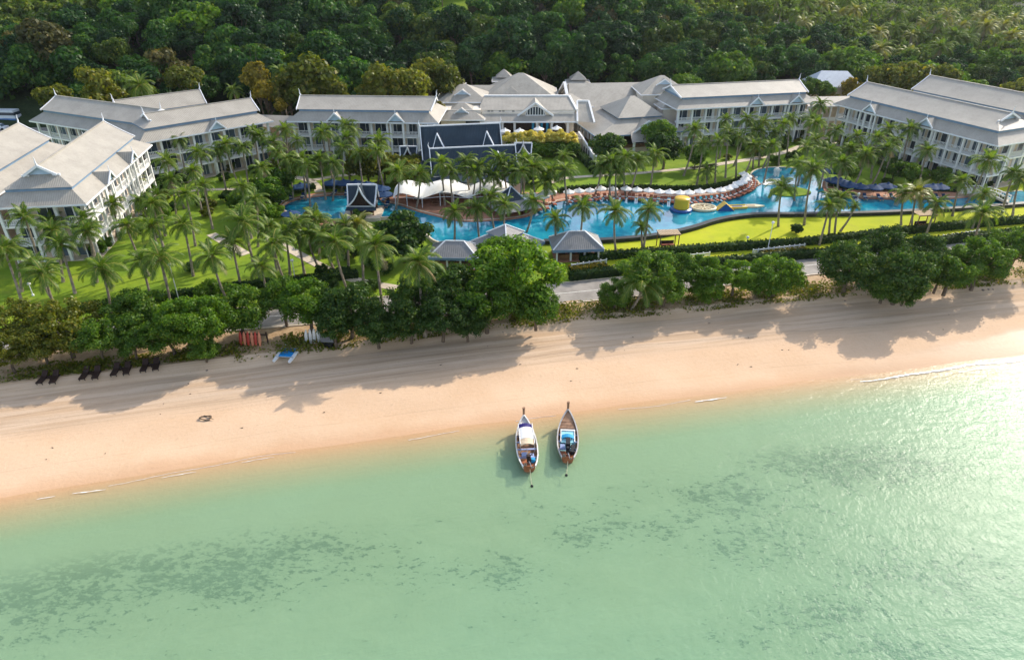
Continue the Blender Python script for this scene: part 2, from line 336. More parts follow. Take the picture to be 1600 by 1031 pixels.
# ---------------------------------------------------------------- ground, beach, sea, road
def grid_mesh(name, X, V, yf, zf, m, attrs):
    X = np.asarray(X, float); V = np.asarray(V, float); nx, nv = len(X), len(V)
    xx, vv = np.meshgrid(X, V); yy = yf(xx, vv); zz = zf(xx, vv, yy)
    co = np.stack([xx, yy, zz], -1).reshape(-1, 3)
    i = np.arange((nv-1)*nx).reshape(nv-1, nx)[:, :-1].ravel()
    f = np.stack([i, i+1, i+nx+1, i+nx], 1)
    me = bpy.data.meshes.new(name); me.from_pydata(co.tolist(), [], f.tolist()); me.materials.append(m)
    for k, fn in attrs.items():
        a = me.attributes.new(k, 'FLOAT', 'POINT'); a.data.foreach_set('value', np.ascontiguousarray(fn(xx, vv, yy)*np.ones_like(xx)).ravel())
    me.polygons.foreach_set('use_smooth', [True]*len(f)); me.update(); return put(name, me)
xs = np.concatenate([np.linspace(-400,-120,15)[:-1], np.linspace(-120,130,170), np.linspace(130,500,19)[1:]])
def beach_y(x, v): return np.where(v <= 0, shy(x)+v, shy(x)+v*(bty(x)-shy(x))/17.0)
def beach_z(x, v, y):
    z = np.where(v < 0, -1.9*(1-np.exp(v/26.0)), 0.075*v)
    z = z + np.where(v > 15.4, (v-15.4)/1.6*(2.0-.075*17)+0, 0)
    trk = np.sin(v*4.1+np.sin(x*.05)*2)*.022*np.clip((v-8)/2, 0, 1)*np.clip((15.5-v)/1.0, 0, 1)
    return z + trk + .05*np.sin(x*.31+v*.2)*np.sin(v*.9)*(v > 0)*(v < 16.5)
def weed(x, v, y):
    w = np.zeros_like(x)
    for cx, cy, rx, ry, a in WEED:
        w = np.maximum(w, a*np.exp(-(((x-cx)/rx)**2+((y-cy)/ry)**2)))
    return w - .29
WEED = [(*(-39.82, 40.03), 13, 6, 1.1), (*(-39.90, 45.04), 10, 3, .8), (*(-25.29, 40.03), 9, 4, 1.0), (*(-20.52, 42.09), 12, 4, .7), (*(-10.92, 41.04), 6, 2.5, .55), (*(-1.63, 40.70), 5, 2.5, .75),
        (*(9.35, 45.81), 9, 3, .7), (*(19.65, 49.53), 9, 3, .8), (*(34.30, 53.64), 13, 4, .95), (*(22.65, 43.53), 8, 3, .7), (*(35.33, 40.70), 11, 3.5, .75), (*(24.61, 36.86), 8, 3, .85), (*(28.14, 33.42), 8, 2.5, .8), (*(17.13, 33.97), 6, 2, .6)]
tag(grid_mesh('beach', xs, np.concatenate([np.linspace(-190,-60,14)[:-1], np.linspace(-60,0,70)[:-1], np.linspace(0,17,90)]), beach_y, beach_z, M['sand'],
    dict(shore=lambda x,v,y: v, along=lambda x,v,y: x, weed=weed)), kind='structure')
tag(grid_mesh('sea', xs, np.concatenate([np.linspace(-190,-30,10)[:-1], np.linspace(-30,.5,40)]), lambda x,v: shy(x)+v, lambda x,v,y: .012+0*x, M['sea'], dict(shore=lambda x,v,y: v)), kind='structure')
gx = np.concatenate([np.linspace(-520,-130,27)[:-1], np.linspace(-130,190,120), np.linspace(190,620,29)[1:]])
gv = np.concatenate([np.linspace(0,100,40), np.linspace(103,260,48), np.linspace(270,520,14)])
def gzf(x, v, y): return 2.0 + hill(x, y) + .12*np.sin(x*.7+v)*np.sin(x*.23)*(v < 5)*(v > .1)
tag(grid_mesh('ground', gx, gv, lambda x,v: bty(x)+v, gzf, M['ground'], dict(inland=lambda x,v,y: np.where(y > np.interp(x, HX, H0)-14, 120, np.where(v > 60, 80, np.minimum(v, 80))) + np.where(((x+15.5)/15)**2+((y-264)/19)**2 < 1, -70, 0), sunny_turf=lambda x,v,y: np.clip((x-4)/14, 0, 1)*np.clip((v-9)/5, 0, 1)*np.clip((46-v)/8, 0, 1))), kind='structure')

def foam(x0, x1, w, d0=-.8, gap=0.0, step=.28):
    mb = MB(); n = max(4, int((x1-x0)/step)); prev = None
    for i in range(n+1):
        x = x0+(x1-x0)*i/n; y = float(shy(x))+d0+.30*math.sin(x*.23+1)+.10*math.sin(x*.7)+.02*math.sin(x*4.1); ww = w*(.30+.70*math.sin(math.pi*(i+.3)/(n+.6)))*(.45+.9*rnd.random())
        if gap and math.sin(x*.37+2.2*math.sin(x*.11)) < gap-.5+rnd.random()*.3: prev = None; continue
        if prev:
            q = prev; mb.poly([(q[0],q[1]-q[2],.017),(x,y-ww,.017),(x,y,.032),(q[0],q[1],.032)]); mb.poly([(q[0],q[1],.032),(x,y,.032),(x,y+ww*.6,.017),(q[0],q[1]+q[2]*.6,.017)])
        prev = (x, y, ww)
    tag(mb.build('foam', M['foam']), kind='stuff')
foam(41, 95, .34); foam(50, 92, .11, -1.9, .35); foam(20.6, 24.4, .11); foam(-44.4, -42.9, .055); foam(-41.5, -38.6, .06); foam(-34, -31, .045); foam(-27, -24, .045)
foam(-60, 43, .03, -.35, .5, .2)

ROAD = smooth_line([(-220,30),(-120,59),(-51.6,76.3),(-20,81.8),(11.7,87),(45.4,96),(82.5,104.8),(150,120),(300,155)])
tag(ribbon('road', ROAD, 6.0, 2.03, M['road'], .2), kind='structure')
for k in (-1, 1):
    kb = ribbon('kerb', offset_line(ROAD, k*3.12), .2, 2.13, M['coping'], .25); tag(kb, kind='structure')
tag(ribbon('road_marking', ROAD, .12, 2.036, M['line'], .005), kind='structure')

# ---------------------------------------------------------------- roofs and buildings
def roofize(me):
    a = me.attributes.new('roof_u', 'FLOAT', 'POINT'); vals = np.zeros(len(me.vertices))
    for p in me.polygons:
        n = p.normal; tx = Vector((-n.y, n.x, 0))
        tx = tx.normalized() if tx.length > .05 else Vector((1,0,0))
        for vi in p.vertices: vals[vi] = me.vertices[vi].co.dot(tx)
    a.data.foreach_set('value', vals); return me
def roof_obj(mb, name, m, parent, loc=None, rz=0):
    return put(name, roofize(mb.mesh(name, m)), parent, loc, rz)
def rect_ring(l, w, z): return [(-l,-w,z),(l,-w,z),(l,w,z),(-l,w,z)]
def frustum(mb, r0, r1):
    for i in range(4):
        j = (i+1) % 4; mb.poly([r0[i], r0[j], r1[j], r1[i]])
def thai_roof(parent, L, W, ze, zb, zr, ends=('gable','gable'), m=None, trim=True, skirt=2.0, finial=True, run=3.6):
    """two-tier roof: a skirt from the eave to a step, then a steeper gable; an end may be a plain gable or a hip with a small gable on top. L, W half sizes at the eave"""
    m = m or M['roof']
    mb = MB(); l1, w1 = L-skirt, W-skirt
    # concave skirt in two facets
    zm = ze+(zb-ze)*.42
    frustum(mb, rect_ring(L, W, ze), rect_ring(L-skirt*.5, W-skirt*.5, zm)); frustum(mb, rect_ring(L-skirt*.5, W-skirt*.5, zm), rect_ring(l1-.3, w1-.3, zb))
    sk = roof_obj(mb, 'skirt_roof', m, parent)
    fb = MB()
    for (a, b) in ((0,1),(1,2),(2,3),(3,0)):
        r = rect_ring(L, W, ze-.14); fb.beam(r[a], r[b], .10, .26)
    fb.build('eave_fascia', M['trim'], parent)
    # upper roof, slightly oversailing, dark step below
    zu = zb+.42; sb = MB(); frustum(sb, rect_ring(l1-.25, w1-.25, zb-.1), rect_ring(l1-.25, w1-.25, zu-.02)); sb.build('roof_step', M['bluetrim'], parent)
    mb = MB(); h = zr-zu
    def prof(t): return (w1*(1-t), zu + h*(t*.86+.14*t*t))     # gently concave side slope
    ts = [0, .25, .5, .75, 1.0]
    def xend(sgn, t):
        kind = ends[0] if sgn < 0 else ends[1]
        if kind == 'gable': return sgn*(l1 + .25 + .55*t)
        th = .52
        return sgn*(l1 - run*min(t, th)/th*1.0 + (0 if t <= th else .5))
    for sy in (-1, 1):
        for t0, t1 in zip(ts[:-1], ts[1:]):
            segs = [(t0, t1)] if not (t0 < .52 < t1) else [(t0, .52), (.52001, t1)]
            for a, b in segs:
                ya, za = prof(a); yb, zb_ = prof(b)
                q = [(xend(-1,a), sy*ya, za), (xend(1,a), sy*ya, za), (xend(1,b), sy*yb, zb_), (xend(-1,b), sy*yb, zb_)]
                mb.poly(q if sy < 0 else q[::-1])
    gp = MB(); vb = MB()
    for sgn, kind in ((-1, ends[0]), (1, ends[1])):
        if kind == 'gable':
            x = sgn*(l1-.25); pts = [(x, -prof(t)[0], prof(t)[1]-.05) for t in ts] + [(x, prof(t)[0], prof(t)[1]-.05) for t in ts[::-1][1:]]
            gp.poly(pts if sgn > 0 else pts[::-1])
            for sy in (-1, 1):
                for a, b in zip(ts[:-1], ts[1:]): vb.beam((xend(sgn,a), sy*prof(a)[0], prof(a)[1]-.06), (xend(sgn,b), sy*prof(b)[0], prof(b)[1]-.06), .16, .34)
        else:
            th = .52; sub = [0, .25, th]
            for a, b in zip(sub[:-1], sub[1:]):
                q = [(xend(sgn,a), -prof(a)[0], prof(a)[1]), (xend(sgn,a), prof(a)[0], prof(a)[1]), (xend(sgn,b), prof(b)[0], prof(b)[1]), (xend(sgn,b), -prof(b)[0], prof(b)[1])]
                mb.poly(q if sgn > 0 else q[::-1])
            x = sgn*(l1-run-.05); pts = [(x, -prof(t)[0], prof(t)[1]) for t in (th,.75,1)] + [(x, prof(t)[0], prof(t)[1]) for t in (.75, th)]
            gp.poly(pts if sgn > 0 else pts[::-1])
            for sy in (-1, 1): vb.beam((xend(sgn,.53), sy*prof(.52)[0], prof(.52)[1]), (xend(sgn,1), 0, zr), .16, .36)
            y6, z6 = prof(th); vb.beam((xend(sgn,.53)-sgn*.35, -y6-.35, z6-.05), (xend(sgn,.53)-sgn*.35, -y6+.7, z6-.05), .25, .3); vb.beam((xend(sgn,.53)-sgn*.35, y6+.35, z6-.05), (xend(sgn,.53)-sgn*.35, y6-.7, z6-.05), .25, .3)
    roof_obj(mb, 'upper_roof', m, parent)
    rc = MB(); rc.beam((xend(-1,1), 0, zr+.02), (xend(1,1), 0, zr+.02), .28, .16); rc.build('ridge_cap', m, parent)
    if gp.f: gp.build('gable_panel', M['gable'], parent)
    if vb.f: vb.build('bargeboard', M['trim'], parent)
    if finial:
        for sgn in (-1, 1):
            x = xend(sgn, 1.0); fm = MB(); fm.tube([(x-sgn*.2,0,zr-.1),(x+sgn*.05,0,zr+.5),(x+sgn*.02,0,zr+1.0),(x+sgn*.18,0,zr+1.5)], [.16,.12,.07,.02], 6); fm.build('finial', M['trim'], parent)
def dormer(parent, x, side, W, ze, zb, m=None, w=1.7, depth=2.6):
    """small roof gable that breaks the skirt over a bay"""
    rt = MB(); y0 = -W-.35; yb = -W+depth+.6; z0 = ze+.15; zr = ze+1.75
    for s in (-1, 1):
        q = [(x+s*w, y0, z0), (x, y0-.15, zr), (x, yb, zr), (x+s*w, yb, z0)]; rt.poly(q if s > 0 else q[::-1])
    M180 = Matrix.Rotation(math.pi if side == 'N' else 0, 4, 'Z')
    def tf(mb): mb.v = [tuple(M180 @ Vector(p)) for p in mb.v]; return mb
    d = roof_obj(tf(rt), 'dormer', m or M['roof'], parent)
    g = MB(); g.poly([(x-w+.25, y0+.3, z0+.1), (x+w-.25, y0+.3, z0+.1), (x, y0+.3, zr-.1)]); tf(g).build('gable_panel', M['gable'], d)
    v = MB(); v.beam((x-w-.1, y0, z0-.05), (x, y0-.15, zr+.06), .14, .28); v.beam((x+w+.1, y0, z0-.05), (x, y0-.15, zr+.06), .14, .28); v.beam((x, y0, zr), (x, y0, zr+.9), .09, .09); tf(v).build('bargeboard', M['trim'], d)

_cache = {}
def bay_meshes(w, h):
    k = (round(w, 2), round(h, 2))
    if k not in _cache:
        fr = MB(); ww, hh = w*.74, h*.74
        fr.box(-ww/2-.08, -.10, .0, -ww/2, .04, hh); fr.box(ww/2, -.10, .0, ww/2+.08, .04, hh); fr.box(-ww/2-.08, -.10, hh, ww/2+.08, .04, hh+.1)
        fr.box(-.035, -.08, .0, .035, .03, hh)
        pn = MB(); pn.box(-ww/2, -.02, .02, -.04, .0, hh); pn.box(.04, -.02, .02, ww/2, .0, hh)
        cu = MB(); s = ww*.22
        for q in range(4): cu.box(-ww/2+q*s/4, -.05-.015*(q % 2), .04, -ww/2+(q+1)*s/4, -.025, hh-.04)
        bl = MB(); bl.box(-w/2+.12, -.05, .88, w/2-.12, .05, .98); bl.box(-w/2+.12, -.04, .12, w/2-.12, .04, .20)
        n = max(4, int(w/.30))
        for i in range(n):
            x = -w/2+.2+(w-.4)*i/(n-1); bl.box(x-.05, -.02, .20, x+.05, .02, .88)
        _cache[k] = (fr.mesh('window', M['trim']), pn.mesh('pane', M['glass']), cu.mesh('curtain', M['cloth']), bl.mesh('balustrade', M['white']))
    return _cache[k]
def facade(parent, A, B, z0, storeys, sh, nb, set_in=1.7, cols=True, ground=True):
    """balcony bays along the wall line A->B (local xy); the outside is on the right of A->B"""
    A = Vector((*A, 0)); B = Vector((*B, 0)); d = (B-A); L = d.length; d.normalize(); nrm = Vector((d.y, -d.x, 0)); w = L/nb
    ang = math.atan2(d.y, d.x); fr, pn, cu, bl = bay_meshes(w, sh)
    cm = _cache.setdefault(('col', round(storeys*sh, 2)), None) or MB().box(-.2, -.2, 0, .2, .2, storeys*sh).mesh('column', M['white'])
    _cache[('col', round(storeys*sh, 2))] = cm
    for i in range(nb+1):
        p = A + d*w*i; put('column', cm, parent, (p.x, p.y, z0), ang)
    for k in range(storeys):
        z = z0+k*sh
        if k:
            sl = MB(); c0 = A + nrm*.12; sl.beam((A.x+nrm.x*(-set_in/2+.15), A.y+nrm.y*(-set_in/2+.15), z-.16), (B.x+nrm.x*(-set_in/2+.15), B.y+nrm.y*(-set_in/2+.15), z-.16), set_in+.25, .32); sl.build('balcony_slab', M['white'], parent)
        for i in range(nb):
            c = A + d*w*(i+.5); q = c - nrm*(set_in-.02)
            f = put('window', fr, parent, (q.x, q.y, z+.05), ang); put('pane', pn, f)
            if rnd.random() < .6: cc = put('curtain', cu, f); cc.scale = (rnd.choice((-1, 1)), 1, 1)
            if k: put('balustrade', bl, parent, (c.x, c.y, z), ang)
def wing(label, loc, rz, L, W, ends, sides, storeys=3, sh=3.05, ze=9.2, zb=10.8, zr=13.2, dormers=(), skirt=2.0, name='hotel_wing', run=3.6, z0=.1, group=None):
    r = thing(name, label, 'building', loc, rz, group)
    i = 1.0; s = 1.7   # eave overhang; balcony depth
    wl = MB(); wl.box(-L+i+s, -W+i+s, 0, L-i-s, W-i-s, ze+.6); wl.build('wall', M['cream'], r)
    pl = MB(); pl.box(-L+i-.2, -W+i-.2, -.6, L-i+.2, W-i+.2, .08); pl.build('plinth', M['coping'], r)
    ce = MB(); ce.box(-L+i-.1, -W+i-.1, ze-.32, L-i+.1, W-i+.1, ze-.12); ce.build('soffit', M['white'], r)
    for sd_, nb in sides:
        l, w = L-i, W-i
        a, b = {'S': ((-l,-w),(l,-w)), 'N': ((l,w),(-l,w)), 'E': ((l,-w),(l,w)), 'W': ((-l,w),(-l,-w))}[sd_]
        facade(r, a, b, z0, storeys, (ze-.3)/storeys, nb)
    thai_roof(r, L, W, ze, zb, zr, ends, skirt=skirt, run=run)
    for x, sdd in dormers:
        dormer(r, x, sdd, W, ze, zb)
        p = MB()
        sy = -1 if sdd == 'S' else 1; x_ = x if sdd == 'S' else -x
        for e in (-1.35, 1.35): p.box(x_+e-.16, sy*(W-.55)-.16, 0, x_+e+.16, sy*(W-.55)+.16, ze-.1)
        p.box(x_-1.3, sy*(W-.55)-.1, ze-.5, x_+1.3, sy*(W-.55)+.1, ze+.2); p.build('bay_frame', M['white'], r)
    return r
def place_wing(label, A, B, W, front, **kw):
    """A->B is the eave line of the visible long front seen from outside with A on the left; the building lies behind it"""
    A = Vector(A); B = Vector(B); d = B-A; L = d.length/2; ang = math.atan2(d.y, d.x); n = Vector((-d.y, d.x)).normalized()
    c = (A+B)/2 + n*W
    return wing(label, (c.x, c.y, 2.0), ang, L, W, **kw)
E1 = 'hotel wings around the pool garden'
place_wing('pale-roofed hotel wing left of the dark slate halls with two small roof gables', (-47.5,148.2), (-15.4,146.6), 7.2, None, ends=('gable','gable'), sides=[('S',9)], dormers=((-5.6,'S'),(7.2,'S')), zr=13.0, group=E1)
place_wing('long pale-roofed hotel wing behind the palm grove right of the lobby building', (37.0,159.2), (71.6,166.6), 7.4, None, ends=('gable','gable'), sides=[('S',10),('E',3)], dormers=((1.8,'S'),(12,'S')), zr=13.0, group=E1)
place_wing('three-storey white balcony wing by the right lawn with two sunlit roof gables', (74.5,165.3), (90.7,128.9), 7.8, None, ends=('gable','hip'), sides=[('S',12),('E',3),('W',3)], dormers=((-9.5,'S'),(4.5,'S')), zr=13.6, run=2.6, group=E1)
place_wing('rear hotel wing at the right edge roofed in plain grey behind the balcony wing', (92.6,172.2), (106.6,140.9), 7.8, None, ends=('gable','gable'), sides=[], zr=13.9, group=E1)
place_wing('sunlit hotel wing by the left lawn with a blue-shaded gable facing the sea', (-62.6,97.3), (-67.6,129.9), 6.8, None, ends=('hip','gable'), sides=[('S',10),('W',3)], dormers=((-6.2,'S'),(5.2,'S')), zr=14.0, run=2.4, group=E1)
place_wing('hotel wing at the left edge of the photo roofed in cream tile', (-77.3,95.5), (-82.1,128.4), 6.8, None, ends=('gable','gable'), sides=[], zr=14.0, group=E1)
place_wing('cream-roofed hotel wing behind the left palm lawn with arcade of pillars', (-70.3,130.4), (-50.4,148.6), 6.6, None, ends=('hip','gable'), sides=[('S',8)], dormers=((1.5,'S'),), zr=13.0, group=E1, run=2.4)
place_wing('blue-shaded hotel wing at far left beside the parked bus', (-102.0,148.6), (-71.5,134.6), 6.6, None, ends=('gable','gable'), sides=[('S',10)], zr=13.2, group=E1)
place_wing('rearmost cream roof of the left hotel wings against the forest', (-79.5,142.4), (-64.2,155.6), 6.4, None, ends=('gable','gable'), sides=[], zr=13.4, group=E1)
place_wing('low white porch building tucked between the left hotel wings', (-84.5,133.5), (-76.5,131.5), 2.6, None, ends=('gable','gable'), sides=[('S',3)], storeys=2, ze=6.6, zb=7.4, zr=8.6, skirt=1.0, name='porch_building')

def gallery(label, A, B, W, ze, zr, nb):
    A = Vector(A); B = Vector(B); d = B-A; L = d.length/2; ang = math.atan2(d.y, d.x); n = Vector((-d.y, d.x)).normalized(); c = (A+B)/2+n*W
    r = thing('covered_gallery', label, 'building', (c.x, c.y, 2.0), ang)
    mb = MB()
    for s in (-1, 1):
        q = [(-L, s*W, ze), (L, s*W, ze), (L, 0, zr), (-L, 0, zr)]; mb.poly(q if s < 0 else q[::-1])
    roof_obj(mb, 'roof', M['roof'], r)
    w = MB(); w.box(-L+.2, -W+2.0, 0, L-.2, W-.5, ze+.1); w.build('wall', M['cream'], r)
    f = MB(); f.beam((-L, -W, ze-.1), (L, -W, ze-.1), .1, .24); f.build('eave_fascia', M['trim'], r)
    cm = MB().box(-.16, -.16, 0, .16, .16, ze-.1).mesh('column', M['white'])
    for i in range(nb+1): put('column', cm, r, (-L+.3+(2*L-.6)*i/nb, -W+.5, 0))
    bm_ = MB(); bm_.box(-L+.3, -W+.42, ze*.5, L-.3, -W+.58, ze*.5+.9); bm_.build('parapet', M['white'], r)
    return r
gallery('low cream-roofed gallery linking the left wings to the middle wing', (-60.5,154.0), (-46.0,151.8), 3.4, 7.0, 8.6, 6)
gallery('low gallery with brown doors between the two right-hand hotel wings', (71.0,170.5), (83.5,171.8), 3.0, 7.4, 9.0, 6)

# ---- lobby complex in the centre
def hip_block(parent, c, L, W, ze, zr, rz=0, ridge=0.0, wall=None, m=None, small=None, over=.7, zw=0, fascia=True, base=None):
    """hipped (or pyramidal when ridge = 0) roof block: half sizes L, W, half ridge length"""
    Mx = Matrix.Translation((c[0], c[1], 0)) @ Matrix.Rotation(rz, 4, 'Z')
    def T(p): return tuple(Mx @ Vector(p))
    r0 = rect_ring(L, W, ze); a = (-ridge, 0, zr); b = (ridge, 0, zr); mb = MB()
    mb.poly([T(r0[0]), T(r0[1]), T(b), T(a)]); mb.poly([T(r0[1]), T(r0[2]), T(b)]); mb.poly([T(r0[2]), T(r0[3]), T(a), T(b)]); mb.poly([T(r0[3]), T(r0[0]), T(a)])
    rf = roof_obj(mb, 'roof', m or M['roof'], parent)
    if wall:
        w = MB(); w.box(-L+over, -W+over, zw, L-over, W-over, ze+.05, Mx); w.build('wall', M[wall], parent)
    if fascia:
        f = MB(); 
        for i in range(4): f.beam(T((r0[i][0], r0[i][1], ze-.1)), T((r0[(i+1) % 4][0], r0[(i+1) % 4][1], ze-.1)), .1, .24)
        f.build('eave_fascia', M['trim'], parent)
    if small:     # little louvred gable set into the front slope
        w, h, t = small; y = -W*(1-t); z = ze+(zr-ze)*t; g = MB(); q = [T((-w, y, z)), T((w, y, z)), T((0, y, z+h))]; g.poly(q); g.build('gable_panel', M['gable'], rf)
        yb = y+h/(zr-ze)*W
        rr = MB(); rr.poly([T((-w-.3, y-.3, z-.25)), T((0, y-.3, z+h+.05)), T((0, yb+.3, z+h+.05)), T((-w*.2, yb, z+h*.8))][::-1]); rr.poly([T((w+.3, y-.3, z-.25)), T((0, y-.3, z+h+.05)), T((0, yb+.3, z+h+.05)), T((w*.2, yb, z+h*.8))]); roof_obj(rr, 'gable_roof', m or M['roof'], rf)
        bb = MB(); bb.beam(T((-w-.25, y-.32, z-.15)), T((0, y-.32, z+h+.1)), .12, .25); bb.beam(T((w+.25, y-.32, z-.15)), T((0, y-.32, z+h+.1)), .12, .25); bb.build('bargeboard', M['trim'], rf)
    return rf
lob = thing('lobby_building', 'sprawling pale-roofed lobby building with a fan window gable in the centre', 'building', (0,0,0))
# front range with the fan-window gable: wall face at y=162, floor at z=5
def arch_pts(x, z, w, h, n=8):
    return [(x-w/2, z), (x+w/2, z)] + [(x+w/2*math.cos(math.pi*i/n), z+h-w/2+w/2*math.sin(math.pi*i/n)) for i in range(n+1)]
def arch_panel(parent, name, x, y, z, w, h, m, depth=.12):
    mb = MB(); p = arch_pts(x, z, w, h); mb.poly([(a, y, b) for a, b in p]); return mb.build(name, m, parent)
b0 = MB(); b0.box(-7.0, 163.6, 2.0, 14.4, 178, 9.6); b0.build('wall', M['creamw'], lob)
tr = MB(); tr.box(-8, 157.6, 2.0, 16.5, 163.6, 5.0); tr.build('terrace', M['coping'], lob)
# lower awning roof
aw = MB(); aw.poly([(-7.6,161.3,8.05),(15.2,161.3,8.05),(14.6,164.2,9.5),(-7.2,164.2,9.5)]); roof_obj(aw, 'awning_roof', M['roof'], lob)
aw = MB(); aw.box(-7.6,161.2,7.75,15.2,161.35,8.05); aw.build('eave_fascia', M['trim'], lob)
pp = MB(); pp.box(-7.4,164.2,9.2,14.6,164.6,10.0); pp.build('parapet', M['creamw'], lob)
for x in (-5.4,-4.6,-2.8,-2.0,.3): 
    v = MB(); v.box(x-.28, 164.12, 9.45, x+.28, 164.19, 9.8); v.build('vent', M['dark'], lob)
up = MB(); up.poly([(-7.8,164.1,10.0),(14.9,164.1,10.0),(13.6,170.2,11.9),(-6.6,170.2,11.9)]); up.poly([(14.9,164.1,10.0),(14.9,176,10.0),(13.6,170.2,11.9)]); up.poly([(14.9,176,10.0),(-7.8,176,10.0),(-6.6,170.2,11.9),(13.6,170.2,11.9)]); up.poly([(-7.8,176,10.0),(-7.8,164.1,10.0),(-6.6,170.2,11.9)]); roof_obj(up, 'upper_roof', M['roof'], lob)
rc = MB(); rc.beam((-6.6,170.2,11.95),(13.6,170.2,11.95),.5,.35); rc.beam((13.6,170.1,11.95),(15.0,164.0,10.0),.5,.35); rc.build('ridge_cap', M['white'], lob)
# fan-window gable
fx = 5.4; gb = MB(); gb.poly([(fx-3.5,163.3,8.9),(fx+3.5,163.3,8.9),(fx+3.5,163.3,9.3),(fx,163.3,11.55),(fx-3.5,163.3,9.3)]); gb.build('front_gable', M['creamw'], lob)
gr = MB(); gr.poly([(fx-4.1,162.9,9.0),(fx,162.9,11.75),(fx,170,11.75),(fx-4.1,170,9.0)][::-1]); gr.poly([(fx+4.1,162.9,9.0),(fx,162.9,11.75),(fx,170,11.75),(fx+4.1,170,9.0)]); roof_obj(gr, 'gable_roof', M['roof'], lob)
bb = MB(); bb.beam((fx-4.15,162.85,8.95),(fx,162.85,11.8),.2,.4); bb.beam((fx+4.15,162.85,8.95),(fx,162.85,11.8),.2,.4); bb.build('bargeboard', M['trim'], lob)
fw = MB(); pts = [(fx-2.2,163.22,9.0),(fx+2.2,163.22,9.0)]+[(fx+2.2*math.cos(math.pi*i/12),163.22,9.0+1.9*math.sin(math.pi*i/12)) for i in range(13)]; fw.poly(pts); fwo = fw.build('fan_window', M['glass'], lob)
ml = MB()
for i in range(-3, 4):
    x = i*.62; z = 1.9*math.sqrt(max(0, 1-(x/2.2)**2)); ml.box(fx+x-.07,163.1,9.0,fx+x+.07,163.2,9.0+z)
for i in range(12):
    a, b = math.pi*i/12, math.pi*(i+1)/12; ml.beam((fx+2.25*math.cos(a),163.15,9.0+1.95*math.sin(a)),(fx+2.25*math.cos(b),163.15,9.0+1.95*math.sin(b)),.14,.14)
ml.beam((fx-2.3,163.15,9.0),(fx+2.3,163.15,9.0),.14,.16); ml.build('frame', M['trim'], fwo)
# arcade openings and pillars on the terrace
for x, w in ((-3.6,2.2),(-.8,2.4),(3.2,4.6),(7.6,2.4),(11.0,3.2)):
    if w < 4: arch_panel(lob, 'arched_doorway', x, 163.5, 5.0, w, 2.75, M['darkwood'])
    else:
        q = MB(); q.box(x-w/2, 163.35, 5.0, x+w/2, 163.55, 7.6); q.build('doorway', M['darkwood'], lob)
cm = MB().box(-.24,-.24,0,.24,.24,2.85).mesh('column', M['white'])
for x in (-5.2,-2.2,.6,5.8,9.2,12.9): put('column', cm, lob, (x, 162.2, 5.0))
for x in (4.9, 8.2, 6.9): 
    q = MB(); q.box(x-.28,163.2,5.0,x+.28,163.3,7.3); q.build('shutter', M['blueseat'], lob)
rl = MB(); rl.box(-8,157.7,5.0,14.8,157.85,5.5); rl.box(-8,157.6,5.5,14.8,157.95,5.62); rl.build('terrace_railing', M['dark'], lob)
# left pavilion with two stacked roofs
pv = MB(); pv.box(-17.0,163.2,2.0,-7.2,178,10.2); pv.build('wall', M['creamw'], lob)
hip_block(lob, (-11.6,165.6), 5.4, 5.4, 8.6, 11.3, ridge=.6, small=(1.5,.9,.42), wall=None)
q = MB(); q.box(-10.6,160.85,7.5,-7.4,160.95,8.2); q.build('louvre', M['dark'], lob); q = MB(); q.box(-14.8,160.85,8.15,-11.2,160.95,8.4); q.build('louvre', M['dark'], lob)
q = MB(); q.box(-16.2,161.0,2.0,-7.2,166,8.6); q.build('wall', M['creamw'], lob)
hip_block(lob, (-11.8,174.0), 6.2, 6.0, 10.9, 13.9, ridge=.8, small=(1.7,1.0,.42), wall='creamw', zw=2)
# back range, turrets, big hip, right range and pavilions
hip_block(lob, (-1.5,183.5), 11.0, 5.0, 10.0, 11.9, ridge=10.0, wall='creamw', zw=2)
hip_block(lob, (-.2,176.5), 3.8, 3.5, 10.4, 12.9, ridge=0, fascia=False)
hip_block(lob, (2.2,181), 9.4, 8.6, 10.2, 15.3, ridge=.6, wall='creamw', zw=2)
for x, y in ((-15.4,189.0),(17.6,193.5),(-5.2+3.0,197.0)):
    hip_block(lob, (x,y), 3.2, 3.2, 10.9, 12.2, ridge=.0, wall=None); hip_block(lob, (x,y), 2.2, 2.2, 11.7, 13.6, wall='creamw', zw=11, fascia=False); q = MB(); q.box(x-2.4,y-2.4,2,x+2.4,y+2.4,11.0); q.build('turret_wall', M['creamw'], lob)
rr = thing('banquet_hall', 'long plain grey-roofed hall stretching right behind the lobby with pavilion end', 'building', (0,0,0))
hip_block(rr, (27.0,182.5), 13.8, 11.0, 7.4, 12.7, rz=R(5), ridge=12.8, wall='creamw', zw=2)
wp = MB(); wp.beam((14.2,171.0,7.7),(13.2,181.4,12.9),.7,.5); wp.beam((13.2,181.4,12.9),(12.2,191.4,7.9),.7,.5); wp.build('verge_parapet', M['white'], rr)
hip_block(rr, (36.6,177.0), 6.2, 5.6, 12.0, 15.4, rz=R(4), ridge=.5, small=(1.8,1.1,.52), wall='creamw', zw=2)
tl = thing('atrium_roof_block', 'low square block with tilted grey hipped roof right of the fan window', 'building', (0,0,0))
hip_block(tl, (13.4,174.0), 4.8, 4.6, 9.0, 11.6, rz=R(30), ridge=1.2, wall='creamw', zw=2)
ks = thing('garden_kiosk', 'small cream kiosk with hipped roof beside the dark trees right of lobby', 'kiosk', (0,0,0))
hip_block(ks, (37.4,167.6), 3.2, 2.9, 10.2, 12.1, rz=R(8), ridge=.4, small=(.8,.5,.45), wall='creamw', zw=2)
